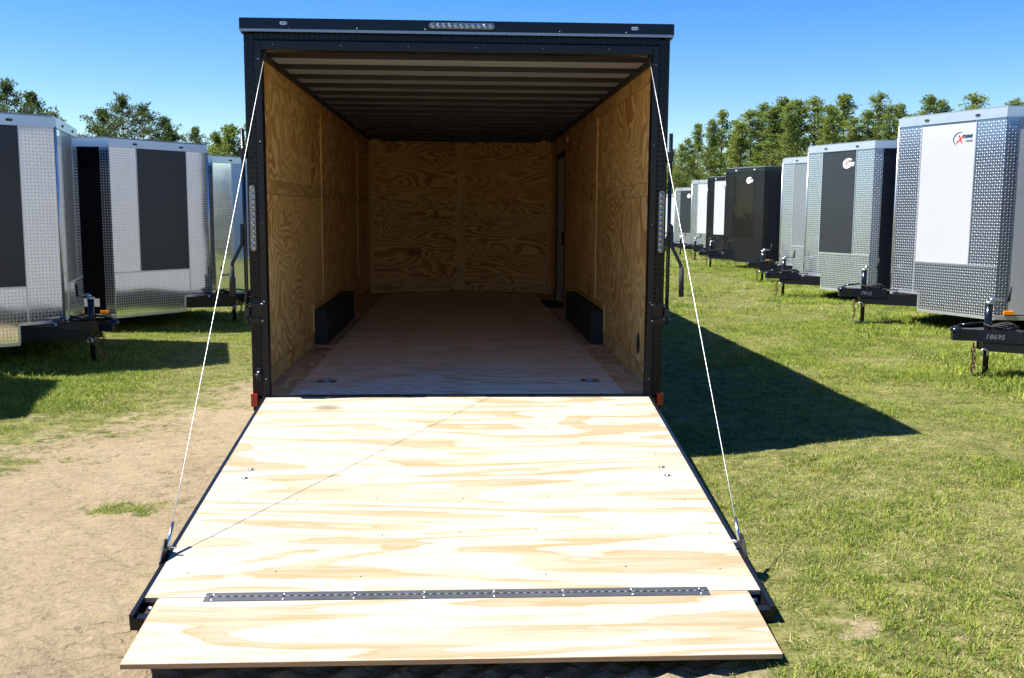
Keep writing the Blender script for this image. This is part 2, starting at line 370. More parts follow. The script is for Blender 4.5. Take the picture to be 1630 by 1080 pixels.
tc = N(nt, 'ShaderNodeTexCoord'); ob = tc.outputs['Object']
at = N(nt, 'ShaderNodeAttribute', attribute_name='sand')
n1 = noise_(nt, ob, 1.2, 6, 0.62); n2 = noise_(nt, ob, 26, 6, 0.75); n3 = noise_(nt, ob, 220, 2, 0.5)
sandc = ramp(nt, math_(nt, 'ADD', math_(nt, 'MULTIPLY', n1, 0.5), math_(nt, 'MULTIPLY', n2, 0.5)), [(0.3, (0.185, 0.145, 0.088)), (0.5, (0.240, 0.193, 0.121)), (0.7, (0.282, 0.232, 0.153))])
sandc = mix(nt, math_(nt, 'MULTIPLY', n3, 0.35), sandc, (0.15, 0.10, 0.055))
turf = ramp(nt, math_(nt, 'ADD', math_(nt, 'MULTIPLY', noise_(nt, ob, 9, 8, 0.75), 0.75), math_(nt, 'MULTIPLY', n1, 0.25)),
            [(0.34, (0.030, 0.036, 0.010)), (0.45, (0.070, 0.080, 0.020)), (0.55, (0.15, 0.145, 0.05)), (0.68, (0.27, 0.22, 0.11))])  # darkest tones paint in the shade between grass blades
sm = math_(nt, 'ADD', at.outputs['Fac'], math_(nt, 'MULTIPLY', math_(nt, 'SUBTRACT', math_(nt, 'ADD', math_(nt, 'MULTIPLY', n2, 0.6), math_(nt, 'MULTIPLY', noise_(nt, ob, 9, 5, 0.7), 0.4)), 0.5), 2.4))
sm = ramp(nt, sm, [(0.35, (0, 0, 0)), (0.65, (1, 1, 1))])
nt.links.new(mix(nt, sm, turf, sandc), bs.inputs['Base Color'])
bs.inputs['Roughness'].default_value = 0.95; bs.inputs['Specular IOR Level'].default_value = 0.1
wv = mapping(nt, ob, (8.0, 21.0, 1), rot=(0, 0, math.radians(-36)))
ledge = N(nt, 'ShaderNodeMapRange', interpolation_type='SMOOTHSTEP'); nt.links.new(noise_(nt, wv, 1.0, 1, 0.5, 0.25), ledge.inputs[0]); ledge.inputs[1].default_value = 0.42; ledge.inputs[2].default_value = 0.60
hgt = math_(nt, 'ADD', math_(nt, 'MULTIPLY', ledge.outputs[0], 0.42), math_(nt, 'MULTIPLY', noise_(nt, ob, 38, 5, 0.65), 0.8))
bump(nt, bs, hgt, 0.016, 1.0)

# ------------------------------------------------------------------ main trailer
FZ = 0.40            # deck height
WI = 1.25            # inner half width
T = empty('cargo_trailer', Matrix.Identity(4), label='black enclosed trailer seen from behind with plywood interior and its rear ramp lowered', cat='trailer')
L, LC, HI = 7.69, 8.32, 2.51
HW, HO = 1.17, 2.475  # rear opening
# outer shell
sh = MB(); t = 0.02
sh.box(-1.272, -1.272+t, 0.06, L, 0.30, 2.60); sh.box(1.272-t, 1.272, 0.06, 5.80, 0.30, 2.60)
sh.box(1.272-t, 1.272, 5.80, 6.95, 2.26, 2.60); sh.box(1.272-t, 1.272, 6.95, L, 0.30, 2.60)
SGREY = plain('silver_grey_sheet', (0.19, 0.20, 0.215), 0.3, coat=0.2, var=0.04)
sh.build('side_sheeting', SGREY, T)
for s in (-1, 1):
    a, b = sorted((s*1.2735, s*1.35)); f_ = MB()
    f_.box(a, b, 2.72, 4.66, 0.70, 0.73, bev=0.006); f_.box(a, b, 2.70, 2.73, 0.42, 0.70, bev=0.006); f_.box(a, b, 4.65, 4.68, 0.42, 0.70, bev=0.006)
    f_.build('fender', ATP, T)
    a, b = sorted((s*1.2735, s*1.279))
    for k in range(1, 7):
        if s > 0 and 5.7 < k*1.22 < 7: continue
        MB().box(a, b, k*1.22-0.012, k*1.22+0.012, 0.30 if not 2.7 < k*1.22 < 4.7 else 0.74, 2.57).build('sheet_seam', SGREY, T)
MB().prism([(-1.272, L), (0, LC+0.04), (1.272, L), (1.272, L+0.015), (0, LC+0.06), (-1.272, L+0.015)], 0.30, 2.60).build('nose_sheeting', BLACK, T)
MB().prism([(-1.29, 0.02), (1.29, 0.02), (1.29, L), (0, LC+0.08), (-1.29, L)], 2.60, 2.625).build('roof', LGREY, T)
MB().prism([(-1.25, 0.08), (1.25, 0.08), (1.25, L-0.02), (0, LC), (-1.25, L-0.02)], 0.30, 0.372).build('underfloor_frame', BLACKM, T)
# rear frame: posts, flanges, header, cap
for s in (-1, 1):
    a, b = sorted((s*1.205, s*1.272))
    MB().box(a, b, 0.0, 0.06, 0.30, 2.57, bev=0.004).build('rear_post', ATPB, T)
    a, b = sorted((s*1.168, s*1.2048))
    MB().box(a, b, -0.012, 0.07, 0.33, 2.53, bev=0.005).build('post_flange', FRAME, T)
hd = MB().box(-1.2045, 1.2045, 0.0, 0.06, 2.535, 2.578); hd.build('header', ATPB, T)
MB().box(-1.168, 1.168, -0.012, 0.07, HO, 2.53, bev=0.005).build('header_flange', FRAME, T)
MB().box(-1.29, 1.29, -0.03, 0.03, 2.582, 2.655, bev=0.006).build('rear_roof_cap', BLACK, T)
MB().box(-1.285, 1.285, -0.036, -0.026, 2.575, 2.590).build('cap_drip_edge', plain('drip_edge', (0.30, 0.32, 0.36), 0.3, 0.7), T)
for s in (-1, 1):
    a, b = sorted((s*1.292, s*1.272)); MB().box(a, b, 0.03, L, 2.575, 2.65).build('side_roof_rail', BLACK, T)
MB().box(-1.168, 1.168, -0.045, 0.0, FZ-0.028, FZ+0.004, bev=0.004).build('sill', FRAME, T)
# interior: floor
def boardq(name, mat, parent, x0, x1, y0, y1, z0, z1, **k): return MB().box(x0, x1, y0, y1, z0, z1).build(name, mat, parent, **k)
fl = boardq('floor_edge_strip', MAT['edge_ply'], T, -WI, -1.055, 0.0, L, FZ-0.02, FZ-0.006)
boardq('floor_edge_strip', MAT['edge_ply'], T, 1.055, WI, 0.0, L, FZ-0.02, FZ-0.006)
ys = [0.002, 1.215, 2.435, 3.655, 4.875, 6.095, 7.315]
for a, b in zip(ys[:-1], ys[1:]):
    hw = 1.05
    MB().box(-hw, hw, a+0.0015, b-0.0015, FZ-0.02, FZ, bev=0.001).build('floor_board', MAT['floor_ply'], T)
MB().prism([(-1.05, 7.3165), (1.05, 7.3165), (1.05, L), (0, LC-0.05), (-1.05, L)], FZ-0.02, FZ).build('floor_board', MAT['floor_ply'], T)
for s in (-1, 1):
    for yy in (2.26, 4.74):
        a, b = sorted((s*1.054, s*1.20)); boardq('floor_trim', MAT['batten_ply'], T, a, b, yy, yy+0.02, FZ-0.0055, FZ-0.001)
# walls
def wall(s):
    xi = s*WI; xo = s*(WI-0.0)  # panels are 9 mm thick inside the sheeting
    def P(y0, y1, z0, z1, mat='wall_ply', proud=0.0, th=0.004, nm='wall_panel'):
        a, b = sorted((s*(WI-proud-th), s*(WI-0.0)))
        o = MB().box(a, b, y0, y1, z0, z1, bev=0.0012).build(nm, MAT[mat], T)
    ym = [0.072, 2.98, 6.08]
    last = L-0.02
    edges = [0.072, 3.00, 5.80 if s > 0 else 6.10, last]
    for i, (a, b) in enumerate(zip(edges[:-1], edges[1:])):
        if s > 0 and i == 2:
            P(5.80, 6.95, 2.30, 2.375); P(6.95, last, 0.50, 2.375); continue
        P(a+0.002, b-0.002, 0.505, 1.640); P(a+0.002, b-0.002, 1.733, 2.375)
        P(a+0.002, b-0.002, 1.643, 1.730, 'filler_ply', proud=0.003, nm='filler_strip')
    P(0.072, last if s < 0 else 5.80, FZ-0.006, 0.502, 'filler_ply', proud=0.004, nm='base_strip')
    P(0.072, last, 2.378, HI-0.005, 'filler_ply', proud=0.003, nm='top_strip')
    for y in edges[1:3]:
        if s > 0 and y > 5: continue
        P(y-0.02, y+0.02, 0.74, 2.378, 'batten_ply', proud=0.010, nm='batten')
    P(last-0.05, last, 0.40, 2.50, 'batten_ply', proud=0.012, nm='batten')
    P(2.36, 2.395, 0.505, 0.74, 'batten_ply', proud=0.010, nm='batten')
    P(2.397, 4.62, 0.700, 0.735, 'filler_ply', proud=0.008, nm='filler_strip')
    # wheel box
    a, b = sorted((s*(WI-0.001), s*1.135))
    wb = MB().box(a, b, 2.405, 4.56, FZ-0.002, 0.688, bev=0.006).build('wheel_box', BOXBL, T)
wall(-1); wall(1)
ws = MB()
for s in (-1, 1):
    for y in (0.12, 0.55, 1.0, 1.45, 1.9, 2.5, 3.05, 3.5, 4.0, 4.5, 5.0, 5.6):
        for z in (0.56, 0.95, 1.35, 1.60, 1.78, 2.05, 2.34):
            if 2.3 < y < 4.7 and z < 0.75: continue
            ws.dome((s*(WI-0.0045), y + random.uniform(-.02, .02), z + random.uniform(-.02, .02)), 0.0045, (-s, 0, 0), 0.3, 6, 2)
ws.build('wall_screws', SCREW, T, kind='stuff')
# V front of two plywood faces with trim
def vpanel(s):
    P0 = Vector((s*WI, L, 0)); P1 = Vector((0, LC, 0)); d = (P1-P0); Lp = d.length; d.normalize()
    n = Vector((0, 0, 1)).cross(d) * (1 if s > 0 else -1)
    M = Matrix(((d.x, n.x, 0, P0.x), (d.y, n.y, 0, P0.y), (0, 0, 1, 0), (0, 0, 0, 1)))
    MB().box(0.02, Lp-0.006, 0.0, 0.010, FZ+0.002, 1.645, M).build('front_panel', MAT['front_ply'], T)
    MB().box(0.02, Lp-0.006, 0.0, 0.010, 1.648, HI-0.004, M).build('front_panel', MAT['front_ply'], T)
    MB().box(0.012, 0.06, 0.0105, 0.016, FZ+0.002, HI-0.006, M).build('front_trim', MAT['batten_ply'], T)
vpanel(-1); vpanel(1)
MB().prism([(-0.055, LC-0.04), (0.055, LC-0.04), (0.055, LC-0.030), (0, LC-0.006), (-0.055, LC-0.030)], FZ+0.005, HI-0.007).build('center_trim', MAT['batten_ply'], T)
# ceiling: liner strips and dark bows
y = -0.02; k = 0
MB().prism([(-WI, 0.07), (WI, 0.07), (WI, L), (0, LC), (-WI, L)], HI, HI+0.008).build('ceiling_liner', CEIL, T)
yb = 0.335
first = None
while yb < LC-0.2:
    w = WI-0.034 if yb < L else WI*(LC-yb)/(LC-L)
    o = MB().box(-w, w, yb-0.02, yb+0.02, HI-0.030, HI-0.0005, bev=0.002).build('roof_bow', BLACKM, T); yb += 0.4955
for s in (-1, 1):
    a, b = sorted((s*(WI-0.036), s*(WI-0.0075))); MB().box(a, b, 0.075, L-0.03, HI-0.032, HI-0.001).build('ceiling_channel', BLACKM, T)
MB().box(-1.1, 1.1, 0.085, 0.13, HI-0.035, HI-0.001).build('spring_cover', BLACKM, T)
# side door on the right wall
dr = MB().box(1.262, 1.266, 5.86, 6.89, 0.40, 2.20).build('side_door', DOORIN, T)
for (y0, y1, z0, z1) in ((5.80, 5.86, 0.33, 2.27), (6.89, 6.95, 0.33, 2.27), (5.86, 6.89, 2.20, 2.27)):
    MB().box(1.235, 1.268, y0, y1, z0, z1, bev=0.003).build('door_frame', BLACKM, dr)
MB().box(1.225, 1.262, 5.93, 5.99, 1.13, 1.30, bev=0.008).build('door_handle', RUBBER, dr)
MB().box(1.03, 1.262, 5.75, 6.70, FZ+0.001, FZ+0.006).build('step_mat', RUBBER, T)
MB().cyl((1.252, 5.57, 2.37), (1.225, 5.57, 2.37), 0.035, 18).build('round_vent', DECW, T)
g = MB(); cx = 1.2475
g.tube([(1.247, 0.707, 0.63), (1.242, 0.707, 0.63)], 1.0, 20); g.v = [(v[0], 0.707+(v[1]-0.707)*0.055, 0.63+(v[2]-0.63)*0.075) for v in g.v]
g.build('wiring_grommet', RUBBER, T)
MB().box(-1.246, -1.24, 7.2, 7.25, 2.28, 2.42).build('wall_switch', RUBBER, T)
# tie-down rings in the deck
for s in (-1, 1):
    c = Vector((s*0.885, 0.488, FZ))
    pan = MB(); pan.box(c.x-0.062, c.x+0.062, c.y-0.055, c.y+0.055, FZ+0.0005, FZ+0.004, bev=0.001)
    po = pan.build('tie_down_pan', GALV, T)
    MB().dome((c.x, c.y, FZ+0.0042), 0.036, (0, 0, 1), 0.12, 16, 3).build('recess_cup', plain('blue_zinc', (0.16, 0.30, 0.42), 0.15, 0.9), po)
    pts = [(c.x+0.032*math.cos(a), c.y+0.032*math.sin(a), FZ+0.011) for a in np.linspace(0, 2*math.pi, 17)]
    MB().tube(pts, 0.0045, 6, False).build('ring', CHROME, po)
    for dx in (-0.05, 0.05):
        for dy in (-0.044, 0.044): MB().dome((c.x+dx, c.y+dy, FZ+0.004), 0.006, (0, 0, 1), 0.5, 8, 2).build('pan_screw', SCREW, po)
# LED bars: two uprights on the posts, one across the cap; two small marker lamps
def stadium(cx, cz, hw, hh, n=8):
    pts = []; v = hh > hw; r = min(hw, hh)
    for k in range(2*n+2):
        if v:
            a = math.pi*k/n if k <= n else math.pi*(k-1)/n; top = k <= n
            pts.append((cx + r*math.cos(a), cz + (hh-r if top else r-hh) + r*math.sin(a)))
        else:
            a = -math.pi/2 + (math.pi*k/n if k <= n else math.pi*(k-1)/n); right = k <= n
            pts.append((cx + (hw-r if right else r-hw) + r*math.cos(a), cz + r*math.sin(a)))
    return pts
YZ = Matrix(((1, 0, 0, 0), (0, 0, -1, 0), (0, 1, 0, 0), (0, 0, 0, 1)))   # (x, z, depth) -> world, depth towards -Y
def lightbar(cx, cz, hw, hh, y0, n):
    b = MB().prism(stadium(cx, cz, hw+0.008, hh+0.008), -y0, -y0+0.008, YZ).build('light_bar', RUBBER, T)
    MB().prism(stadium(cx, cz, hw, hh), -y0+0.008, -y0+0.014, YZ).build('lens', CLEAR, b)
    r = min(hw, hh)*0.82
    for k in range(n):
        t = (k+0.5)/n*2-1
        px, pz = (cx, cz + t*(hh-0.006)) if hh > hw else (cx + t*(hw-0.006), cz)
        e = MB(); e.dome((px, y0-0.0142, pz), r, (0, -1, 0), 0.55, 12, 4)
        e.dome((px, y0-0.0142-r*0.4, pz), r*0.35, (0, -1, 0), 0.8, 8, 2); e.build('led_cell', LED, b)
    return b
lightbar(-1.242, 1.485, 0.017, 0.198, 0.0, 11); lightbar(1.242, 1.477, 0.017, 0.190, 0.0, 11)
lightbar(0.017, 2.622, 0.195, 0.018, -0.03, 11)
for x in (-1.03, 1.05):
    lp = MB().prism(stadium(x, 2.624, 0.022, 0.010), 0.030, 0.036, YZ).build('marker_lamp', CHROME, T)
    [MB().dome((x+dx, -0.0362, 2.624), 0.008, (0, -1, 0), 0.6, 10, 3).build('led_cell', LED, lp) for dx in (-0.008, 0.008)]
# reflectors, hook latches
for s in (-1, 1):
    r_ = MB().box(s*1.262-0.021, s*1.262+0.021, -0.012, -0.001, 0.330, 0.410, bev=0.003).build('reflector', RED, T)
hk = MB(); hk.box(-1.246, -1.218, -0.010, -0.001, 0.49, 0.57, bev=0.002); hk.tube([(-1.232, -0.01, 0.545), (-1.232, -0.04, 0.535), (-1.232, -0.045, 0.505)], 0.007, 8); hk.tube([(-1.25, -0.03, 0.53), (-1.21, -0.03, 0.53)], 0.006, 8)
hk.build('door_hook', BLACKM, T)
hk2 = MB().cyl((-1.232, -0.038, 0.55), (-1.222, -0.046, 0.552), 0.006, 8); hk2.build('hook_pin', CHROME, T)
# bar locks on the outside of both posts
def barlock(s):
    x = s*1.286; y = -0.032
    rod = MB().tube([(x, y, 0.845), (x, y, 2.010)], 0.012, 12); ro = rod.build('lock_bar', BLACK, T)
    for z in (0.92, 1.87):
        b = MB(); b.box(x-0.0145, x+0.0145, y-0.015, 0.02, z-0.03, z+0.03, bev=0.003); b.build('bar_guide', BLACKM, ro)
    b = MB(); a1, b1 = sorted((s*1.272, s*1.19)); b.box(a1, b1, -0.010, -0.001, 0.845, 0.985, bev=0.003)
    for dz in (0.87, 0.96): b.box(min(s*1.29, s*1.205), max(s*1.29, s*1.205), -0.058, -0.012, dz, dz+0.012)
    b.build('cam_keeper', BLACK, ro)
    for dx, dz in ((1.20, 0.965), (1.20, 0.865), (1.26, 0.965)): MB().dome((s*dx, -0.0102, dz), 0.007, (0, -1, 0), 0.6, 8, 3).build('keeper_bolt', GALV, ro)
    out = [(x, y, 1.465), (x+s*0.016, y-0.005, 1.45), (x+s*0.018, y-0.01, 1.33), (x+s*0.075, y-0.025, 1.215), (x+s*0.082, y-0.027, 1.03)]
    h = MB().tube(out, 0.011, 10).build('lock_handle', BLACK, ro)
    MB().tube([(x+s*0.079, y-0.026, 1.20), (x+s*0.082, y-0.027, 1.02)], 0.016, 10).build('handle_grip', RUBBER, ro)
barlock(-1); barlock(1)
# rivets
rv = MB()
for s in (-1, 1):
    for z in np.arange(0.5, 2.5, 0.48): rv.dome((s*1.186, -0.0125, z), 0.0035, (0, -1, 0), 0.5, 7, 2)
for x in np.arange(-1.1, 1.15, 0.4): rv.dome((x, -0.0125, 2.505), 0.003, (0, -1, 0), 0.5, 7, 2); rv.dome((x+0.1, -0.0305, 2.60), 0.003, (0, -1, 0), 0.5, 7, 2)
rv.build('rivets', GALV, T, kind='stuff')
# ramp door: black frame, plywood, flap
ang = math.atan2(0.3427, 2.5753)
RM = Matrix.Translation((0, -0.045, FZ-0.004)) @ Matrix.Rotation(math.pi, 4, 'Z') @ Matrix.Rotation(ang, 4, 'Y')   # unused helper frame
def RP(u, v, w):   # u across, v down the ramp from the hinge, w above its face
    c, s_ = math.cos(ang), math.sin(ang)
    return Vector((u, -0.045 - v*c - w*s_*1.0, FZ-0.006 - v*s_ + w*c))
class RB(MB):
    def rbox(s, u0, u1, v0, v1, w0, w1):
        vs = [RP(u, v, w) for w in (w0, w1) for v in (v0, v1) for u in (u0, u1)]
        return s.add(vs, [(0,2,3,1),(4,5,7,6),(0,1,5,4),(2,6,7,3),(0,4,6,2),(1,3,7,5)])
RL = 2.555
fr = RB()
fr.rbox(-1.200, -1.184, 0.0, RL, -0.060, 0.002); fr.rbox(1.184, 1.200, 0.0, RL, -0.060, 0.002)
fr.rbox(-1.184, 1.184, RL-0.035, RL, -0.060, -0.012); fr.rbox(-1.184, 1.184, 0.0, 0.03, -0.060, -0.022)
for v in (0.62, 1.24, 1.86, 2.36): fr.rbox(-1.184, 1.184, v, v+0.035, -0.060, -0.022)
ramp_o = fr.build('ramp_door', FRAME, T)
rb_ = RB(); rb_.rbox(-1.182, 1.182, 0.002, 2.425, -0.020, 0.0)
o = rb_.build('ramp_board', MAT['ramp_ply'], ramp_o)
b = RB()
for s in (-1, 1):
    RB().rbox(s*1.135-0.030, s*1.135+0.030, 2.44, 2.52, -0.055, -0.030).build('frame_gusset', BLACKM, ramp_o)
sf = RB()
for s in (-1, 1):
    b2 = RB(); b2.tube([RP(s*1.13, 2.475, -0.02), RP(s*1.155, 2.475, -0.02)], 0.012, 8); b2.build('frame_pin', CHROME, ramp_o)
# flap: hinged board past the end of the frame, edge plies showing
fl_ = RB(); fl_.rbox(-1.128, 1.128, 2.430, 2.868, -0.0175, 0.0008)
flo = fl_.build('ramp_flap', MAT['ramp_ply'], ramp_o)
e = RB(); e.rbox(-1.1285, 1.1285, 2.8682, 2.8702, -0.0178, 0.0004); e.rbox(-1.1305, -1.1285, 2.44, 2.87, -0.0178, 0.0004); e.rbox(1.1285, 1.1305, 2.44, 2.87, -0.0178, 0.0004)
e.build('flap_edge', MAT['ply_edge'], ramp_o)
h = RB(); h.rbox(-0.955, 0.975, 2.400, 2.4275, 0.0012, 0.0035); h.rbox(-0.955, 0.975, 2.4325, 2.462, 0.0012, 0.0035)
for k in range(64):
    u = -0.955 + k*1.93/64; h.tube([RP(u+0.001, 2.430, 0.003), RP(u+0.0285, 2.430, 0.003)], 0.0034, 6)
ho = h.build('piano_hinge', plain('dull_zinc', (0.09, 0.097, 0.108), 0.55, 0.6, var=0.3), ramp_o)
for k in range(8):
    u = -0.925 + k*0.2670
    for v in (2.412, 2.450): RB().dome(RP(u, v, 0.0036), 0.0060, (0, -0.13, 1), 0.4, 8, 2).build('hinge_bolt', GALV, ramp_o)
for s in (-1, 1):
    for v in (1.19, 1.30):
        RB().dome(RP(s*(1.04 + (0.0 if v < 1.25 else 0.008)), v-0.03, 0.0005), 0.017, (0, -0.13, 1), 0.10, 16, 2).build('washer', GALV, ramp_o)
        RB().dome(RP(s*(1.04 + (0.0 if v < 1.25 else 0.008)), v-0.03, 0.002), 0.008, (0, -0.13, 1), 0.6, 8, 2).build('bolt_head', CHROME, ramp_o)
h = RB()
for v in (0.28, 0.64, 1.0, 1.55, 1.90, 2.25):
    for u in (-1.05, -0.72, -0.36, 0.02, 0.38, 0.70, 1.07):
        if random.random() < 0.8: h.dome(RP(u + random.uniform(-.05, .05), v + random.uniform(-.03, .03), 0.0), 0.0048, (0, -0.13, 1), 0.2, 7, 2)
for u in (-0.7, -0.1, 0.5, 1.0): h.dome(RP(u, 0.03, 0.0), 0.004, (0, -.13, 1), .2, 7, 2)
h.build('screws', SCREW, ramp_o, kind='stuff')
# cables with their brackets
for s in (-1, 1):
    A = Vector((s*1.150, 0.02, 2.462)); B = RP(s*1.192, 2.075, 0.035)
    D = (B-A).normalized()
    pts = [A + (B-A)*k/10 - Vector((0, 0, 0.008*math.sin(math.pi*k/10))) for k in range(11)]
    co = MB().tube(pts, 0.0020, 6).build('ramp_cable', CABLE, T)
    MB().tube([A - D*0.03, A + D*0.02], 0.009, 8).build('cable_ferrule', BLACKM, co)
    MB().tube([B - D*0.11, B], 0.008, 8).build('cable_ferrule', CHROME, co)
    br = MB(); q0 = RP(s*1.203, 2.02, 0.0); q1 = RP(s*1.203, 2.16, 0.0)
    br.prism([(q0.y, q0.z-0.03), (q1.y, q1.z-0.03), (q1.y, q1.z+0.01), (B.y-0.01, B.z+0.03), (B.y+0.02, B.z+0.03)], 0, 0.005,
             Matrix(((0, 0, s*1.0, s*1.2005), (1, 0, 0, 0), (0, 1, 0, 0), (0, 0, 0, 1))))
    br.build('cable_bracket', BLACKM, co)
    MB().tube([(s*1.155, B.y, B.z), (s*1.215, B.y, B.z)], 0.006, 8).build('bracket_bolt', CHROME, co)
# wheels under the main trailer
def wheel(parent, x, y, s, R=0.33, z0=0.0):
    prof = [(0.0, 0.20), (0.10, 0.20), (0.10, 0.235), (0.09, 0.30), (0.06, R), (-0.06, R), (-0.09, 0.30), (-0.10, 0.235), (-0.10, 0.20)]
    v = []; f = []; n = 24
    for k in range(n):
        a = 2*math.pi*k/n
        for (dx, r) in prof[1:]: v.append((x+dx, y + r*math.cos(a), z0+R + r*math.sin(a)))
    m_ = len(prof)-1
    for k in range(n):
        for j in range(m_-1): f.append((k*m_+j, k*m_+j+1, ((k+1) % n)*m_+j+1, ((k+1) % n)*m_+j))
    t = MB().add(v, f, True).build('tyre', RUBBER, parent)
    MB().cyl((x-0.08, y, z0+R), (x+s*0.05, y, z0+R), 0.205, 24).build('rim', ALU, parent)
    MB().cyl((x+s*0.05, y, z0+R), (x+s*0.075, y, z0+R), 0.05, 12).build('hub_cap', CHROME, parent)
for s in (-1, 1):
    for y in (3.25, 4.12): wheel(T, s*1.245, y, s, 0.31)

# ------------------------------------------------------------------ parked V-nose trailers
def text_mesh(txt, size, mat, shear=0.0, bold=0.0):
    cu = bpy.data.curves.new('lettering', 'FONT'); cu.body = txt; cu.size = size; cu.shear = shear; cu.offset = bold; cu.extrude = 0.0004
    cu.resolution_u = 2
    ob = bpy.data.objects.new('lettering', cu); me_ = bpy.data.meshes.new_from_object(ob)
    bpy.data.objects.remove(ob); me_.materials.clear(); me_.materials.append(mat); return me_
def put_text(me_, M, parent, name='lettering'):
    o = bpy.data.objects.new(name, me_); C.objects.link(o); o.parent = parent; o.matrix_local = M; return o

def vtrailer(x, y, zb, deg, near, label, side=BLACK, panel=DGREY, strip=ATP, cap=ALU, strip2=None, guard=True, logo=0, chalk=None,
             length=5.2, vent=None, vin=False, coil=True, detail=True):
    """local frame: apex at the origin, nose along +x, z=0 at the skirt's lower edge. near = +1/-1: the local side facing the camera"""
    th = math.radians(deg); w = 1.27; n = 0.76; Hh = 2.2; gd = -float(gz(x, y)); 
    R = empty('cargo_trailer', Matrix.Translation((x, y, zb)) @ Matrix.Rotation(th, 4, 'Z'), label=label, cat='trailer', group='enclosed trailers parked in rows either side')
    g0 = float(gz(x, y)) - zb          # ground in local z
    Lp = math.hypot(w, n)
    body = MB(); body.prism([(-0.01, 0), (-n, w-0.01), (-n-length, w-0.01), (-n-length, -w+0.01), (-n, -w+0.01)], 0.19, Hh-0.06); body.build('body', BLACKM, R)
    for s in (near, -near):
        # side sheeting in panels
        npn = 4; lw = (length-0.12)/npn
        for k in range(npn):
            a, b_ = sorted((s*(w-0.009), s*w))
            MB().box(-n-0.12-(k+1)*lw+0.002, -n-0.12-k*lw-0.002, a, b_, 0.06, Hh-0.09).build('side_panel', side, R)
        a, b_ = sorted((s*(w-0.009), s*(w+0.003)))
        MB().box(-n-0.12, -n-0.002, a, b_, 0.02, Hh-0.09).build('corner_strip', strip, R)
        a, b_ = sorted((s*(w-0.02), s*(w+0.008)))
        MB().box(-n-length, -n-0.004, a, b_, 0.0, 0.045, bev=0.003).build('bottom_rail', cap if side is not BLACK else ALU, R)
        # nose face frame: d along the panel from apex to corner, nn outwards
        d = Vector((-n, s*w, 0)).normalized(); nn = Vector((w, s*n, 0)).normalized()
        M = Matrix(((d.x, nn.x, 0, 0), (d.y, nn.y, 0, 0), (0, 0, 1, 0), (0, 0, 0, 1)))
        a1, a2 = 0.34, 1.10; zt = Hh-0.10; zg = 0.56; zn = 0.20; un = 0.43
        sp2 = strip2 or strip
        MB().box(0.012, a1-0.002, -0.006, 0.0, zn, zt, M).build('apex_sheet', strip, R)
        MB().box(a1+0.002, a2-0.002, -0.006, 0.0, zg if guard else 0.02, zt, M).build('nose_panel', panel, R)
        MB().box(a2+0.002, Lp-0.004, -0.006, 0.0, zg, zt, M).build('corner_sheet', sp2, R)
        if guard:
            gdm = MB(); gdm.box(un, Lp-0.004, -0.006, 0.003, 0.02, zn, M); gdm.box(a1+0.002, Lp-0.004, -0.006, 0.003, zn, zg-0.003, M)
            gdm.build('stone_guard', strip, R)
        else:
            MB().box(un, Lp-0.004, -0.006, 0.003, 0.02, zn, M).build('stone_guard', strip, R)
        # trim strips
        tr = MB(); tr.box(a1-0.006, a1+0.006, 0.001, 0.006, zn, zt, M); tr.box(a2-0.005, a2+0.005, 0.001, 0.005, zg, zt, M)
        tr.box(a1+0.007, Lp-0.004, 0.0032, 0.007, zg-0.008, zg+0.008, M); tr.box(un, Lp+0.002, -0.02, 0.010, -0.004, 0.026, M)
        tr.box(un-0.008, un+0.008, -0.02, 0.010, 0.0262, zn, M)
        tr.box(0.0, un-0.008, -0.02, 0.014, zn-0.012, zn+0.014, M)
        tr.build('edge_trim', cap if strip is ATPB else ALU, R)
        cp = MB(); cp.tube([(-n*0+0.002, 0, 0), (0.002, 0, 0.01)], 0.001, 3)
        # lamps in the roof band
        for u in (0.42, 1.12):
            mm = MB(); mm.prism(stadium(u, Hh-0.052, 0.030, 0.012, 5), 0.012, 0.022, M @ Matrix(((1, 0, 0, 0), (0, 0, 1, 0), (0, 1, 0, 0), (0, 0, 0, 1))))
            mm.build('marker_lamp', SCREW if strip is not ATPB else DECW, R)
        a, b_ = sorted((s*(w+0.004), s*(w+0.022)))
        MB().box(-n-0.19, -n-0.09, a, b_, 0.055, 0.095, bev=0.004).build('side_marker', AMBER, R)
    MB().tube([(0.004, 0, 0.20), (0.004, 0, Hh-0.09)], 0.012, 8).build('apex_trim', cap, R)
    o = 0.014
    MB().prism([(o, 0), (-n+o*0.5, w+o), (-n-length, w+o), (-n-length, -w-o), (-n+o*0.5, -w-o)], Hh-0.10, Hh).build('roof_band', cap, R)
    MB().prism([(-0.02, 0), (-n-0.01, w-0.01), (-n-length+0.02, w-0.01), (-n-length+0.02, -w+0.01), (-n-0.01, -w+0.01)], Hh, Hh+0.018).build('roof', LGREY, R)
    # tongue: two rails meeting at the coupler
    tg = MB()
    for s in (-1, 1):
        a = Vector((0.36, s*0.055, 0)); b_ = Vector((-1.5, s*0.93, 0)); dd = (b_-a).normalized(); q = Vector((-dd.y, dd.x, 0))*0.028
        tg.prism([(a-q).to_tuple()[:2], (a+q).to_tuple()[:2], (b_+q).to_tuple()[:2], (b_-q).to_tuple()[:2]], 0.045, 0.178)
    tg.box(0.20, 0.36, -0.085, 0.085, 0.06, 0.17)
    tgo = tg.build('tongue', FRAME, R)
    cpl = MB()
    cpl.prism([(0.10, -0.215), (0.10, 0.215), (0.37, 0.090), (0.43, 0.055), (0.58, 0.045), (0.60, 0.03), (0.60, -0.03), (0.58, -0.045), (0.43, -0.055), (0.37, -0.090)], 0.125, 0.222)
    cpl.dome((0.565, 0, 0.20), 0.055, (0, 0, 1), 0.8, 14, 4)
    cpl.build('coupler', BLACK, R)
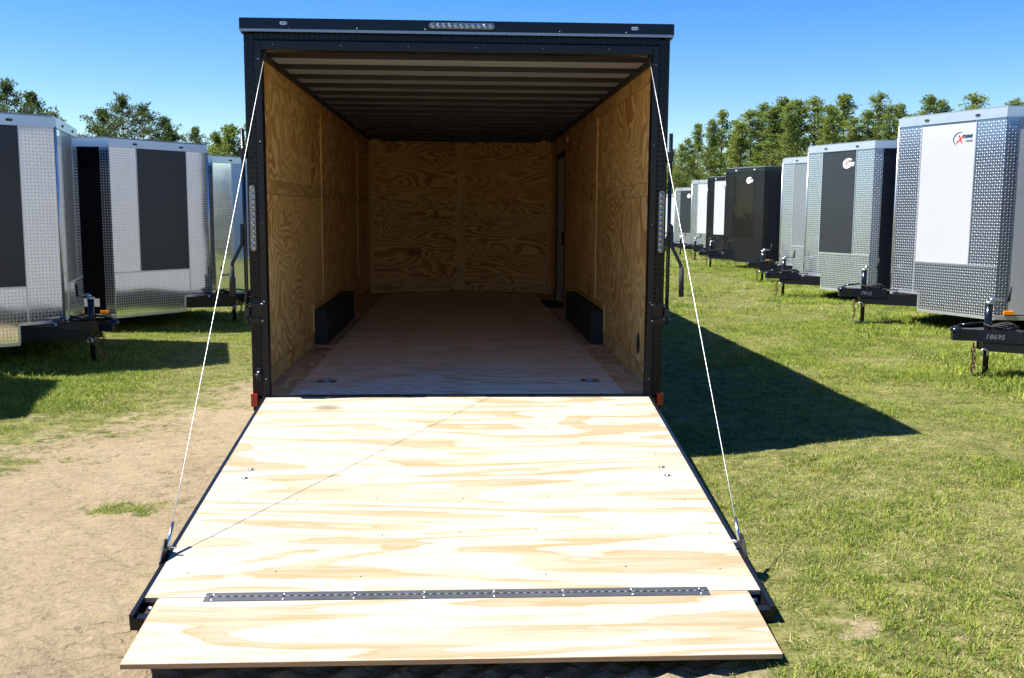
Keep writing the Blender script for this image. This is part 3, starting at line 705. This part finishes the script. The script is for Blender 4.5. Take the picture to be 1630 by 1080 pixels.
    lv = MB().tube([(0.55, 0, 0.25), (0.45, 0, 0.265), (0.36, 0, 0.275)], 0.010, 8); lv.build('coupler_latch', BLACK, R)
    jx = 0.315
    jk = MB().tube([(jx, 0, g0+0.01), (jx, 0, 0.17)], 0.024, 12).tube([(jx, 0, 0.05), (jx, 0, 0.43)], 0.031, 14)
    jk.box(jx-0.06, jx+0.06, -0.06, 0.06, g0+0.002, g0+0.02)
    jo = jk.build('jack', BLACK, R)
    hs_ = near*-1
    MB().cyl((jx, 0, 0.43), (jx, 0, 0.455), 0.036, 14).build('jack_cap', CHROME, jo)
    MB().tube([(jx, 0, 0.455), (jx-0.02, 0, 0.475), (jx-0.15, 0, 0.462)], [0.018, 0.016, 0.008], 8).build('jack_crank', CHROME, jo)
    MB().tube([(jx-0.15, 0, 0.455), (jx-0.16, 0, 0.58)], 0.013, 8).build('crank_grip', RUBBER, jo)
    # chains down to the grass
    for sy, sx in ((near*0.075, 0.43), (-near*0.06, 0.40)):
        ch = MB(); zt_ = 0.07; nl = max(4, int((zt_-g0)/0.034))
        for k in range(nl):
            z = zt_ - k*(zt_-g0-0.01)/nl; a0 = k % 2
            pts = []
            for q in range(9):
                a = 2*math.pi*q/8; px_ = 0.011*math.cos(a); pz_ = 0.023*math.sin(a)
                pts.append((sx + (px_ if a0 else 0) + 0.006*math.sin(k*1.3), sy + (0 if a0 else px_), z+pz_))
            ch.tube(pts, 0.0042, 5, False)
        ch.build('safety_chain', RUST, R)
    hk_ = MB(); hk_.tube([(0.36 + 0.028*math.cos(a), near*0.095, 0.03+0.032*math.sin(a)) for a in np.linspace(-0.9, 3.9, 12)], 0.008, 7); hk_.build('chain_hook', CHROME, R)
    if coil and detail:
        cl = MB()
        for k in range(3):
            cl.tube([(0.20 + 0.13*math.cos(a)+0.01*k, (0.07+0.01*k)*math.sin(a), 0.235+0.012*k + 0.012*math.sin(3*a+k)) for a in np.linspace(0, 2*math.pi, 15)], 0.007, 6, False)
        cl.tube([(0.10, near*0.10, 0.23), (0.16, near*0.13, 0.15), (0.02, near*0.16, 0.06), (-0.05, near*0.235, 0.10), (-0.06, near*0.23, 0.19)], 0.006, 6)
        cl.tube([(0.3, near*0.02, 0.23), (0.0, near*0.1, 0.215), (-0.25, near*0.1, 0.2)], 0.007, 6)
        cl.build('wiring_loom', RUBBER, R)
        MB().box(0.02, 0.05, near*0.17-0.002, near*0.17+0.002, 0.14, 0.20).build('loom_tag', DECW, R)
    if chalk:
        me_ = text_mesh(chalk, 0.060, CHALK, 0.15, 0.001)
        # on the coupler's near flank, reading from the camera side
        dx = -near if True else 1
        if near > 0:   # camera sees +y side; reading direction runs towards -x
            o_ = Vector((0.36, 0.0946, 0.150)); xd = -Vector((0.27, -0.125, 0)).normalized(); yd = Vector((0, 0, 1))
        else:
            o_ = Vector((0.13, -0.2011, 0.150)); xd = Vector((0.27, 0.125, 0)).normalized(); yd = Vector((0, 0, 1))
        zd = xd.cross(yd); o_ = o_ + zd*0.004
        put_text(me_, Matrix(((xd.x, yd.x, zd.x, o_.x), (xd.y, yd.y, zd.y, o_.y), (xd.z, yd.z, zd.z, o_.z), (0, 0, 0, 1))), R, 'chalk_number')
    if logo:
        s = near; d = Vector((-n, s*w, 0)).normalized(); nn = Vector((w, s*n, 0)).normalized()
        # local +y near: from outside the apex is on the left for near=+1
        xd = d if s > 0 else -d; yd = Vector((0, 0, 1)); zd = nn
        u0 = 0.84 if s > 0 else 1.06; ls = 0.66
        def LM(dx, dz, off):
            o_ = d*u0 + xd*dx*ls + yd*(Hh-0.10-0.24+dz) + nn*off
            return Matrix(((xd.x, yd.x, zd.x, o_.x), (xd.y, yd.y, zd.y, o_.y), (xd.z, yd.z, zd.z, o_.z), (0, 0, 0, 1))) @ Matrix.Diagonal((ls, ls, 1, 1))
        W2 = logo == 2
        def arc(r0, r1, ax, az, w0, a0, a1, nseg=22, off=0.0):
            v = []; f = []
            for k in range(nseg+1):
                t_ = k/nseg; a = a0 + (a1-a0)*t_; wdt = w0*math.sin(math.pi*min(1, max(0.03, t_)))**0.7
                for r_ in (-wdt/2, wdt/2): v.append((ax+(r0+r_)*math.cos(a), az+(r1+r_)*math.sin(a), off))
            for k in range(nseg): f.append((2*k, 2*k+1, 2*k+3, 2*k+2))
            return v, f
        def flat(vf, mat, nm, M_, th_=0.0006):
            mm = MB(); v, f = vf; k = len(v)
            mm.add(v, f); o_ = mm.build(nm, mat, R); o_.matrix_local = M_
            return o_
        if W2:   # white halo behind the mark on dark panels
            pts = [(0.13+0.17*math.cos(a)*(1.0 if math.cos(a) < 0 else 0.9), 0.075+0.115*math.sin(a), 0) for a in np.linspace(0, 2*math.pi, 25)[:-1]]
            pts = [(p[0]+0.06*p[1]/0.1*0.5, p[1], 0) for p in pts]
            flat((pts, [tuple(range(24))]), DECW, 'logo_backing', LM(-0.04, 0.0, 0.0008))
            flat(([(0.1, 0.01, 0), (0.36, 0.01, 0), (0.37, 0.11, 0), (0.1, 0.11, 0)], [(0, 1, 2, 3)]), DECW, 'logo_backing', LM(-0.04, 0.0, 0.0011))
        flat(arc(0.15, 0.115, 0.13, 0.075, 0.020, math.radians(75), math.radians(240)), DECB, 'logo_swoosh', LM(-0.04, 0, 0.0014))
        put_text(text_mesh('X', 0.165, DECR, 0.35, 0.004), LM(0.00, 0.015, 0.0020), R, 'logo_letter')
        put_text(text_mesh('TREME', 0.068, DECB, 0.2, 0.0035), LM(0.115, 0.062, 0.0020), R, 'logo_lettering')
        put_text(text_mesh('CARGO', 0.042, DECB, 0.1, 0.0006), LM(0.185, 0.018, 0.0020), R, 'logo_lettering')
    if vent == 'oval':
        a = near*(w+0.002); vv = MB(); pts = [(-n-0.40+0.11*math.cos(q), 1.83+0.15*math.sin(q)) for q in np.linspace(0, 2*math.pi, 21)[:-1]]
        vv.prism(pts, 0, 0.03, Matrix(((1, 0, 0, 0), (0, 0, near, a), (0, 1, 0, 0), (0, 0, 0, 1)))); vv.build('side_vent', RUBBER, R)
    if vent == 'box':
        a, b_ = sorted((near*(w+0.002), near*(w+0.09)))
        MB().box(-n-0.60, -n-0.28, a, b_, 1.74, 1.98, bev=0.012).build('side_vent', WHITE, R)
    if vin:
        a, b_ = sorted((near*(w+0.0015), near*(w+0.004))); MB().box(-n-0.42, -n-0.20, a, b_, 0.14, 0.24).build('data_label', DECW, R)
    for s in (near, -near):
        for xx in (-n-2.2, -n-3.05):
            whl = empty('wheel', None); whl.parent = R
            pr_ = MB()
            Rr = 0.31; zc = g0+Rr
            v = []; f = []; prof = [(0.10, 0.20), (0.10, 0.235), (0.09, 0.28), (0.06, Rr), (-0.06, Rr), (-0.09, 0.28), (-0.10, 0.235), (-0.10, 0.20)]; nk = 20
            yc = s*(w-0.13)
            for k in range(nk):
                a = 2*math.pi*k/nk
                for (dx, r) in prof: v.append((xx + r*math.cos(a), yc+dx, zc + r*math.sin(a)))
            for k in range(nk):
                for j in range(7): f.append((k*8+j, k*8+j+1, ((k+1) % nk)*8+j+1, ((k+1) % nk)*8+j))
            MB().add(v, f, True).build('tyre', RUBBER, whl)
            MB().cyl((xx, yc-0.06, zc), (xx, yc+s*0.06, zc), 0.205, 20).build('rim', ALU, whl)
        fd = MB(); a, b_ = sorted((s*(w+0.001), s*(w+0.06)))
        fd.box(-n-3.5, -n-1.75, a, b_, 0.36, 0.42, bev=0.01); fd.build('fender', ATP if strip is not ATPB else ATPB, R)
    return R

vtrailer(4.74, 1.92, 0.36, 169, 1, 'nearest trailer at the right edge, only its black tongue and crank jack showing', side=DGREY, chalk='18695')
vtrailer(5.109, 5.451, 0.435, 169.4, 1, 'white trailer with diamond plate nose strips and red and black logo, nearest on the right', side=WHITE, panel=WHITE, logo=1, chalk='7915', vent='box')
vtrailer(5.481, 9.572, 0.376, 167.9, 1, 'charcoal trailer with diamond plate nose and dark oval side vent, behind the white one', side=BLACK, panel=DGREY, logo=2, vent='oval')
vtrailer(6.137, 12.869, 0.371, 169, 1, 'silver grey trailer squeezed between the charcoal one and the all black one', side=LGREY, panel=LGREY)
vtrailer(6.383, 17.931, 0.392, 169.7, 1, 'all black trailer with glossy nose panel and black tread plate trim', side=BLACK, panel=BLKSH, strip=ATPB, cap=BLACK, logo=2)
vtrailer(7.161, 22.871, 0.36, 169, 1, 'black trailer with a white nose panel, behind the all black one', side=BLACK, panel=WHITE, strip=ATPB, cap=BLACK, logo=1, guard=True)
vtrailer(7.304, 25.506, 0.351, 169, 1, 'silver plated trailer with white nose panel, sixth along the right row', side=WHITE, panel=WHITE, detail=False)
vtrailer(7.917, 30.843, 0.243, 169, 1, 'small distant trailer with charcoal nose panel and silver strips', side=WHITE, panel=DGREY, logo=2, detail=False)
vtrailer(8.9, 38.3, 0.148, 169, 1, 'farthest white trailer just beside the open trailer', side=WHITE, panel=WHITE, detail=False)
vtrailer(-3.95, 3.98, 0.219, -17.6, -1, 'nearest left trailer with charcoal panel and mirror bright tread plate, cut by the frame', side=DGREY, panel=DGREY, strip=ATPW, chalk='18555')
vtrailer(-3.408, 7.637, 0.192, -5.4, -1, 'black sided trailer with wide charcoal nose panel, second on the left', side=BLKSH, panel=DGREY, strip=ATPW, vin=True)
vtrailer(-3.086, 11.434, 0.188, -5.7, -1, 'silver trailer with pale blue white nose panel, partly behind the open trailer', side=LGREY, panel=BLUEW, strip=ATPW)
vtrailer(-4.82, 1.30, 0.21, -20, -1, 'trailer outside the left edge whose shadow falls on the grass', side=DGREY, panel=DGREY, strip=ATPW)

# ------------------------------------------------------------------ trees
bark = plain('pine_bark', (0.16, 0.11, 0.08), 0.9, var=0.4)
def leafmat(name, a, b):
    m, nt, bs = newmat(name)
    oi = N(nt, 'ShaderNodeObjectInfo'); tc = N(nt, 'ShaderNodeTexCoord')
    nz = noise_(nt, tc.outputs['Object'], 1.1, 3, 0.6)
    c = mix(nt, math_(nt, 'ADD', math_(nt, 'MULTIPLY', nz, 0.8), math_(nt, 'MULTIPLY', oi.outputs['Random'], 0.35)), a, b)
    nt.links.new(c, bs.inputs['Base Color']); bs.inputs['Roughness'].default_value = 0.7; bs.inputs['Specular IOR Level'].default_value = 0.2
    tr = N(nt, 'ShaderNodeBsdfTranslucent'); nt.links.new(c, tr.inputs[0]); ms = N(nt, 'ShaderNodeMixShader', i_0=0.5)
    nt.links.new(bs.outputs[0], ms.inputs[1]); nt.links.new(tr.outputs[0], ms.inputs[2]); nt.links.new(ms.outputs[0], nt.nodes['Material Output'].inputs[0])
    return m
needles = leafmat('pine_needles', (0.085, 0.135, 0.025), (0.235, 0.285, 0.060))
needles2 = leafmat('pine_needles_dark', (0.035, 0.064, 0.020), (0.105, 0.140, 0.040))
def pine(seed, H, crown0, cr, mat, nl=46, per=46, leaf=0.34, shape='tall'):
    r = random.Random(seed); tk = MB(); fo_v = []; fo_f = []
    lean = (r.uniform(-.03, .03), r.uniform(-.03, .03))
    tp = [(lean[0]*z*H + 0.12*math.sin(z*3+seed), lean[1]*z*H, z*H) for z in np.linspace(0, 1, 9)]
    tk.tube(tp, [0.17*(1-0.88*z) + 0.01 for z in np.linspace(0, 1, 9)], 7)
    def clump(c, rad, n):
        for _ in range(n):
            th = r.uniform(0, 2*math.pi); ph = math.acos(r.uniform(-1, 1)); rr = rad*(0.35+0.65*r.random()**0.5)
            p = Vector((c[0]+rr*math.sin(ph)*math.cos(th), c[1]+rr*math.sin(ph)*math.sin(th), c[2]+0.62*rr*math.cos(ph)))
            d = Vector((r.gauss(0, 1), r.gauss(0, 1), r.gauss(0.35, 0.7))).normalized(); e = d.cross(Vector((r.gauss(0, 1), r.gauss(0, 1), r.gauss(0, 1)))).normalized()
            s_ = leaf*r.uniform(0.5, 1.1); b = len(fo_v)
            fo_v.extend([tuple(p - e*s_*0.26), tuple(p + e*s_*0.26), tuple(p + d*s_)]); fo_f.append((b, b+1, b+2))
    for k in range(nl):
        t = k/(nl-1); z = H*(crown0 + (1-crown0)*t)
        if shape == 'tall': rad = cr*((1-t)**0.55)*(1 if t > 0.25 else 0.6+1.6*t)*r.uniform(0.30, 1.12)*(0.88+0.22*math.sin(4*t*math.pi+seed)) + 0.12
        else: rad = cr*math.sqrt(max(0.03, 1-(2*t-0.85)**2 if t > 0.42 else 1-(0.42-t)**2*2))*r.uniform(0.5, 1.1)
        a = r.uniform(0, 6.283); z += r.uniform(-.3, .3) if t < 0.95 else 0
        f = z/H; base = Vector((lean[0]*z + 0.12*math.sin(f*3+seed), lean[1]*z, z-0.25*rad))
        tip = Vector((base.x + rad*math.cos(a), base.y + rad*math.sin(a), z + r.uniform(0.0, 0.35)*rad))
        mid = (base+tip)/2 - Vector((0, 0, 0.08*rad))
        tk.tube([base, mid, tip], [0.05*(1.2-t), 0.03, 0.012], 4, False)
        for q, m_ in ((1.0, 0.40), (0.72, 0.33), (0.45, 0.27)):
            c = base + (tip-base)*q; clump(c, (0.30+0.24*cr*m_)*r.uniform(0.7, 1.25), int(per*m_*1.0*r.uniform(0.6, 1.2)))
    clump((tp[-1][0], tp[-1][1], H-0.1), 0.4, 30)
    return tk, fo_v, fo_f
PR = []
specs = [(1, 13.5, 0.14, 2.5, needles, 'tall'), (2, 13.0, 0.22, 2.1, needles, 'tall'), (3, 12.5, 0.10, 2.9, needles, 'tall'),
         (4, 13.8, 0.28, 2.3, needles, 'tall'), (5, 11.5, 0.42, 3.0, needles2, 'round'), (6, 11.0, 0.50, 2.4, needles2, 'round'), (7, 7.0, 0.12, 2.1, needles, 'tall')]
for (sd_, H, c0, cr, mt, shp) in specs:
    tk, fv, ff = pine(sd_*13, H, c0, cr, mt, nl=90 if shp == 'tall' else 62, per=62 if shp == 'tall' else 80, leaf=0.30, shape=shp)
    tmesh = tk.mesh('trunk', bark)
    fm = bpy.data.meshes.new('crown'); fm.from_pydata(fv, [], ff); fm.materials.append(mt)
    PR.append((tmesh, fm, H))
def tree(px, D, ytop, k, label, grp, name='pine_tree'):
    """px: horizontal bearing in the photo; D distance; ytop sets its height"""
    F = 1586.6; f = -Vector(_b); r_ = Vector(_r); u_ = Vector(_u)
    d = f + r_*((px-815)/F); p = Vector((0.0185, -6.133, 1.53)) + d*(D/d.length)
    dt = f + r_*((px-815)/F) - u_*((ytop-540)/F); ztop = 1.53 + dt.z*(D/math.hypot(dt.x, dt.y))
    g = float(gz(p.x, p.y)); H = ztop-g
    tm, fm, H0 = PR[k]; s = H/H0; rs = random.uniform(0.90, 1.45) if px > 600 else random.uniform(0.72, 0.88)
    M = Matrix.Translation((p.x, p.y, g-0.05)) @ Matrix.Rotation(random.uniform(0, 6.28), 4, 'Z') @ Matrix.Diagonal((s*rs, s*rs, s, 1))
    o = empty(name, M, label=label, cat='tree', group=grp)
    for nm, mm in (('trunk', tm), ('crown', fm)):
        c = bpy.data.objects.new(nm, mm); C.objects.link(c); c.parent = o
GR = 'pines behind the right row of trailers'
right = [(1074, 232, 0), (1086, 222, 2), (1103, 203, 1), (1119, 192, 3), (1140, 180, 0), (1156, 191, 2), (1172, 199, 1), (1187, 184, 2), (1201, 167, 3), (1214, 176, 1), (1229, 160, 0),
         (1245, 170, 2), (1261, 159, 1), (1283, 161, 3), (1300, 177, 2), (1311, 172, 0), (1327, 159, 1), (1348, 188, 2), (1362, 182, 0), (1385, 154, 2), (1400, 172, 3), (1413, 175, 1), (1430, 186, 2),
         (1456, 157, 0), (1470, 163, 3), (1490, 190, 1), (1522, 155, 2), (1545, 195, 0), (1586, 163, 3), (1612, 186, 1), (1640, 170, 2)]
what = {1385: 'tall full pine standing clear above the charcoal trailer', 1456: 'pine crown just above the left end of the white trailer roof', 1522: 'lone round pine top over the middle of the white trailer roof', 1586: 'small pine tip over the right end of the white trailer roof',
        1229: 'tallest pine of the clump above the all black trailer', 1140: 'tall pointed pine at the left of the right hand tree line', 1074: 'lowest leftmost pine of the right row, beside the open trailer'}
ords = 'first second third fourth fifth sixth seventh eighth ninth tenth eleventh twelfth thirteenth fourteenth fifteenth sixteenth seventeenth eighteenth nineteenth twentieth'.split()
def above(px):
    for x_, t_ in ((1100, 'the small distant trailers'), (1153, 'the white fronted black trailer'), (1243, 'the all black trailer'), (1284, 'the silver grey trailer'), (1430, 'the charcoal trailer')):
        if px < x_: return t_
    return 'the white trailer'
def pine_label(i_, px, yt):
    look = 'tall' if yt < 165 else ('mid height' if yt < 182 else 'low')
    n_ = len(right); w_ = (ords[i_]+' pine from the left end') if i_ < 16 else (ords[n_-1-i_]+' pine from the right end')
    return look + ' pine over ' + above(px) + ', ' + w_.replace(' pine', '') + ' of the row'
for i_, (px, yt, k) in enumerate(right):
    D = 78 + (i_*37 % 11)*2.6 - (px-1074)*0.02; yt += ((i_*53) % 7 - 3)*1.5 if px not in what else 0
    tree(px, D, yt, k, what.get(px, pine_label(i_, px, yt)), GR)
back = [(1066, 240), (1094, 232), (1131, 218), (1164, 222), (1208, 205), (1252, 208), (1292, 206), (1338, 214), (1374, 206), (1421, 206)]
for i_, (px, yt) in enumerate(back):
    n_ = len(back); o_ = (ords[i_] + ' from its left') if i_ < n_/2 else (ords[n_-1-i_] + ' from its right')
    tree(px, 104 + (i_*29 % 7)*1.5, yt, (0, 2, 1, 3)[i_ % 4], 'low rear rank pine over ' + above(px) + ', ' + o_, 'pines in the rear rank of the right hand wood')
GL = 'pines behind the left row of trailers'
left = [(-14, 150, 4, 52, 'broad pine cut off by the left edge of the frame'), (28, 133, 4, 50, 'broad dark pine over the nearest left trailer'), (66, 152, 5, 52, 'right hand lobe of the dark pines above the nearest left trailer'), (96, 183, 5, 60, 'small pine tip beside the nearest left trailer roof corner'),
        (180, 178, 5, 62, 'lower left pine of the big clump above the black trailer'), (207, 156, 4, 60, 'tallest round headed pine above the black trailer'), (244, 172, 4, 63, 'open crowned pine right of the tallest one above the black trailer'),
        (270, 190, 5, 66, 'thin airy pine at the right end of the big clump'), (290, 214, 6, 70, 'low bushy pine right of the big clump'), (324, 206, 5, 72, 'small round pine standing alone in the left sky gap'),
        (350, 216, 6, 66, 'bright bushy pine above the silver left trailer'), (378, 205, 6, 64, 'bushy pine against the open trailer left edge'), (405, 200, 6, 66, 'pine mostly hidden behind the open trailer left post')]
for (px, yt, k, D, lb) in left: tree(px, D, yt, k, lb, GL)
# lower young growth that fills in between the trunks, one mass too dense to count
def thicket(px0, px1, D0, hmin, hmax, n, seed):
    r = random.Random(seed); v = []; f = []
    for _ in range(n):
        px = r.uniform(px0, px1); D = D0 + r.uniform(-4, 6); t = (px-815)/1586.6
        d = Vector((_r[0]*t - _b[0], _r[1]*t - _b[1], 0)); d.normalize(); p = Vector((0.02, -6.1, 0)) + d*D*math.sqrt(1+t*t)
        hh = hmin + (hmax-hmin)*float(vnoise(px*0.02, D*0.05, 1.0, seed))
        z = hh*r.random()**0.7; p.z = z; 
        e1 = Vector((r.gauss(0, 1), r.gauss(0, 1), r.gauss(0, 1))).normalized(); e2 = e1.cross(Vector((r.gauss(0, 1), r.gauss(0, 1), r.gauss(0, 1)))).normalized()
        s_ = r.uniform(0.25, 0.6); b = len(v); v += [tuple(p-e2*s_*.3), tuple(p+e2*s_*.3), tuple(p+e1*s_)]; f.append((b, b+1, b+2))
    return v, f
v, f = thicket(1040, 1300, 92, 2.0, 6.0, 26000, 5); v2, f2 = thicket(1300, 1660, 96, 1.0, 3.5, 12000, 6)
v3, f3 = thicket(-20, 440, 78, 1.0, 2.6, 12000, 7)
far = [thicket(400, 1075, 140, 5.0, 10.0, 24000, 8), thicket(1660, 2500, 95, 4.0, 10.0, 16000, 9), thicket(-900, -20, 80, 3.0, 8.0, 16000, 10)]
for (vv, ff2) in [(v2, f2), (v3, f3)] + far:
    b = len(v); v += vv; f += [tuple(q+b for q in t_) for t_ in ff2]
me = bpy.data.meshes.new('undergrowth'); me.from_pydata(v, [], f); me.materials.append(needles)
ug = bpy.data.objects.new('undergrowth', me); C.objects.link(ug); tag(ug, 'dense young green growth filling in below the pines', 'undergrowth', kind='stuff')

# ------------------------------------------------------------------ grass: clumps set on scattered points
def blade_mat(name, stops, trans=0.4):
    m, nt, bs = newmat(name)
    oi = N(nt, 'ShaderNodeObjectInfo'); tc = N(nt, 'ShaderNodeTexCoord')
    nz = noise_(nt, tc.outputs['Object'], 30.0, 2, 0.5)
    fac = math_(nt, 'ADD', math_(nt, 'MULTIPLY', oi.outputs['Random'], 0.80), math_(nt, 'MULTIPLY', math_(nt, 'SUBTRACT', nz, 0.25), 0.6))
    c = ramp(nt, fac, stops); nt.links.new(c, bs.inputs['Base Color']); bs.inputs['Roughness'].default_value = 0.55; bs.inputs['Specular IOR Level'].default_value = 0.3
    tr = N(nt, 'ShaderNodeBsdfTranslucent'); nt.links.new(c, tr.inputs[0]); ms = N(nt, 'ShaderNodeMixShader', i_0=trans)
    nt.links.new(bs.outputs[0], ms.inputs[1]); nt.links.new(tr.outputs[0], ms.inputs[2]); nt.links.new(ms.outputs[0], nt.nodes['Material Output'].inputs[0])
    return m
GREEN = blade_mat('grass_green', [(0.15, (0.052, 0.105, 0.007)), (0.5, (0.150, 0.220, 0.018)), (0.85, (0.31, 0.350, 0.050))])
STRAW = blade_mat('grass_straw', [(0.15, (0.1628, 0.1332, 0.0481)), (0.5, (0.3182, 0.2775, 0.1110)), (0.85, (0.4588, 0.4144, 0.2072))], 0.25)
def clump_obj(name, seed, nb, rad, h0, h1, wdt, lean, mats, strawp):
    r = random.Random(seed); v = []; f = []; mi = []
    for _ in range(nb):
        a = r.uniform(0, 6.28); q = rad*math.sqrt(r.random()); x, y = q*math.cos(a), q*math.sin(a); h = r.uniform(h0, h1); th = r.uniform(0, 6.28); l = lean*r.uniform(0.3, 1.3)*h
        straw = r.random() < strawp
        if straw: l *= 1.6; h *= 0.55
        dx, dy = math.cos(th), math.sin(th); px_, py_ = -dy, dx; w = wdt*r.uniform(0.7, 1.3)
        b = len(v)
        v += [(x-px_*w, y-py_*w, -0.004), (x+px_*w, y+py_*w, -0.004), (x+dx*l*0.4+px_*w*.8, y+dy*l*0.4+py_*w*.8, h*0.6), (x+dx*l*0.4-px_*w*.8, y+dy*l*0.4-py_*w*.8, h*0.6), (x+dx*l, y+dy*l, h)]
        f += [(b, b+1, b+2, b+3), (b+3, b+2, b+4)]; mi += [int(straw)]*2
    me_ = bpy.data.meshes.new(name); me_.from_pydata(v, [], f)
    for m_ in mats: me_.materials.append(m_)
    me_.polygons.foreach_set('material_index', mi); me_.update()
    return bpy.data.objects.new(name, me_)
def in_view(x, y, margin=0.12):
    dx, dy = x-0.0185, y+6.133
    fx, fy = -_b[0], -_b[1]; l = math.hypot(fx, fy); fx /= l; fy /= l
    dep = dx*fx + dy*fy; lat = dx*fy - dy*fx
    return (dep > 1.8) & (np.abs(lat) < (0.514+margin)*dep + 0.3)
def scatter(n, y0, y1, x0, x1):
    return rng.uniform(x0, x1, n), rng.uniform(y0, y1, n)
def scatter_obj(name, label, src, pts, scl):
    me_ = bpy.data.meshes.new(name); me_.vertices.add(len(pts)); me_.vertices.foreach_set('co', pts.astype(np.float32).ravel())
    a = me_.attributes.new('rotv', 'FLOAT_VECTOR', 'POINT')
    rot = np.zeros((len(pts), 3), np.float32); rot[:, 2] = rng.uniform(0, 6.28, len(pts)); a.data.foreach_set('vector', rot.ravel())
    a = me_.attributes.new('scl', 'FLOAT', 'POINT'); a.data.foreach_set('value', scl.astype(np.float32))
    o = bpy.data.objects.new(name, me_); C.objects.link(o); tag(o, label, 'grass', kind='stuff')
    ng = bpy.data.node_groups.new(name, 'GeometryNodeTree')
    ng.interface.new_socket('Geometry', in_out='INPUT', socket_type='NodeSocketGeometry'); ng.interface.new_socket('Geometry', in_out='OUTPUT', socket_type='NodeSocketGeometry')
    gi = ng.nodes.new('NodeGroupInput'); go = ng.nodes.new('NodeGroupOutput'); ip = ng.nodes.new('GeometryNodeInstanceOnPoints')
    oi = ng.nodes.new('GeometryNodeObjectInfo'); oi.inputs['Object'].default_value = src; oi.inputs['As Instance'].default_value = True
    ra = ng.nodes.new('GeometryNodeInputNamedAttribute'); ra.data_type = 'FLOAT_VECTOR'; ra.inputs['Name'].default_value = 'rotv'
    sa = ng.nodes.new('GeometryNodeInputNamedAttribute'); sa.data_type = 'FLOAT'; sa.inputs['Name'].default_value = 'scl'
    ng.links.new(gi.outputs[0], ip.inputs['Points']); ng.links.new(oi.outputs['Geometry'], ip.inputs['Instance'])
    ng.links.new(ra.outputs[0], ip.inputs['Rotation']); ng.links.new(sa.outputs[0], ip.inputs['Scale']); ng.links.new(ip.outputs[0], go.inputs[0])
    md = o.modifiers.new('scatter', 'NODES'); md.node_group = ng
    return o
# point sets: dense and fine near the camera, sparser larger clumps away
def field(n, y0, y1, x0, x1, s0, s1, extra=None):
    x, y = scatter(n, y0, y1, x0, x1)
    s = sandness(x, y)
    keep = in_view(x, y) & (rng.random(n) > np.clip(s*1.15, 0, 0.965)) & ~((np.abs(x) < 1.24) & (y > -2.6) & (y < 0.3)) & ~((np.abs(x) < 1.2) & (y > 0.3) & (y < 8.5))
    x, y = x[keep], y[keep]
    lush = vnoise(x, y, 0.9, 30)*0.6 + vnoise(x, y, 3.1, 31)*0.4 - sandness(x, y)*0.25
    sc_ = rng.uniform(s0, s1, len(x))*(0.7+0.6*lush)*(1-0.5*sandness(x, y))
    return np.stack([x, y, gz(x, y)-0.003], 1), sc_, lush
def uncut(cx, cy, deg, n=520):
    th = math.radians(deg); u = rng.uniform(-2.2, 0.45, n); v = rng.uniform(-1.3, 1.3, n)
    x = cx + u*math.cos(th) - v*math.sin(th); y = cy + u*math.sin(th) + v*math.cos(th)
    k = in_view(x, y); x, y = x[k], y[k]
    return np.stack([x, y, gz(x, y)-0.003], 1), rng.uniform(1.0, 2.3, len(x)), np.full(len(x), 0.75)
sets = [uncut(*a) for a in ((4.74, 1.92, 169), (5.109, 5.451, 169.4), (5.481, 9.572, 168), (6.137, 12.87, 169), (6.383, 17.93, 169.7), (-3.95, 3.98, -17.6), (-3.408, 7.637, -5.4), (-3.086, 11.43, -5.7))]
sets += [field(52000, -4.3, 1.5, -5.5, 6.0, 0.45, 0.80), field(52000, 1.5, 7.5, -8, 9, 0.6, 1.05), field(26000, 7.5, 18, -13, 14, 1.1, 1.7), field(26000, 18, 70, 0, 45, 1.8, 3.2)]
P = np.concatenate([s[0] for s in sets]); Sc = np.concatenate([s[1] for s in sets]); Lu = np.concatenate([s[2] for s in sets])
left_lush = np.exp(-((P[:, 0]+3.4)/0.9)**2 - ((P[:, 1]-2.2)/1.2)**2)
Lu = Lu + left_lush*0.6; Sc = Sc*(1+0.5*left_lush)
pick = Lu + rng.normal(0, 0.18, len(P))
cl = [clump_obj('green_tuft', 1, 26, 0.085, 0.016, 0.042, 0.0021, 1.2, (GREEN, STRAW), 0.22), clump_obj('mixed_tuft', 2, 26, 0.095, 0.012, 0.032, 0.0021, 1.5, (GREEN, STRAW), 0.58),
      clump_obj('straw_tuft', 3, 26, 0.095, 0.009, 0.026, 0.0021, 2.0, (GREEN, STRAW), 0.74)]
sel = [pick > 0.60, (pick <= 0.60) & (pick > 0.40), pick <= 0.40]
lab = [('grass', 'fresh green tufts of short grass over the field'), ('grass', 'short mixed green and straw grass over the field'), ('dry_grass', 'low straw coloured dead grass lying between the green')]
for (nm, lb), c_, s_ in zip(lab, cl, sel): scatter_obj(nm, lb, c_, P[s_], Sc[s_])
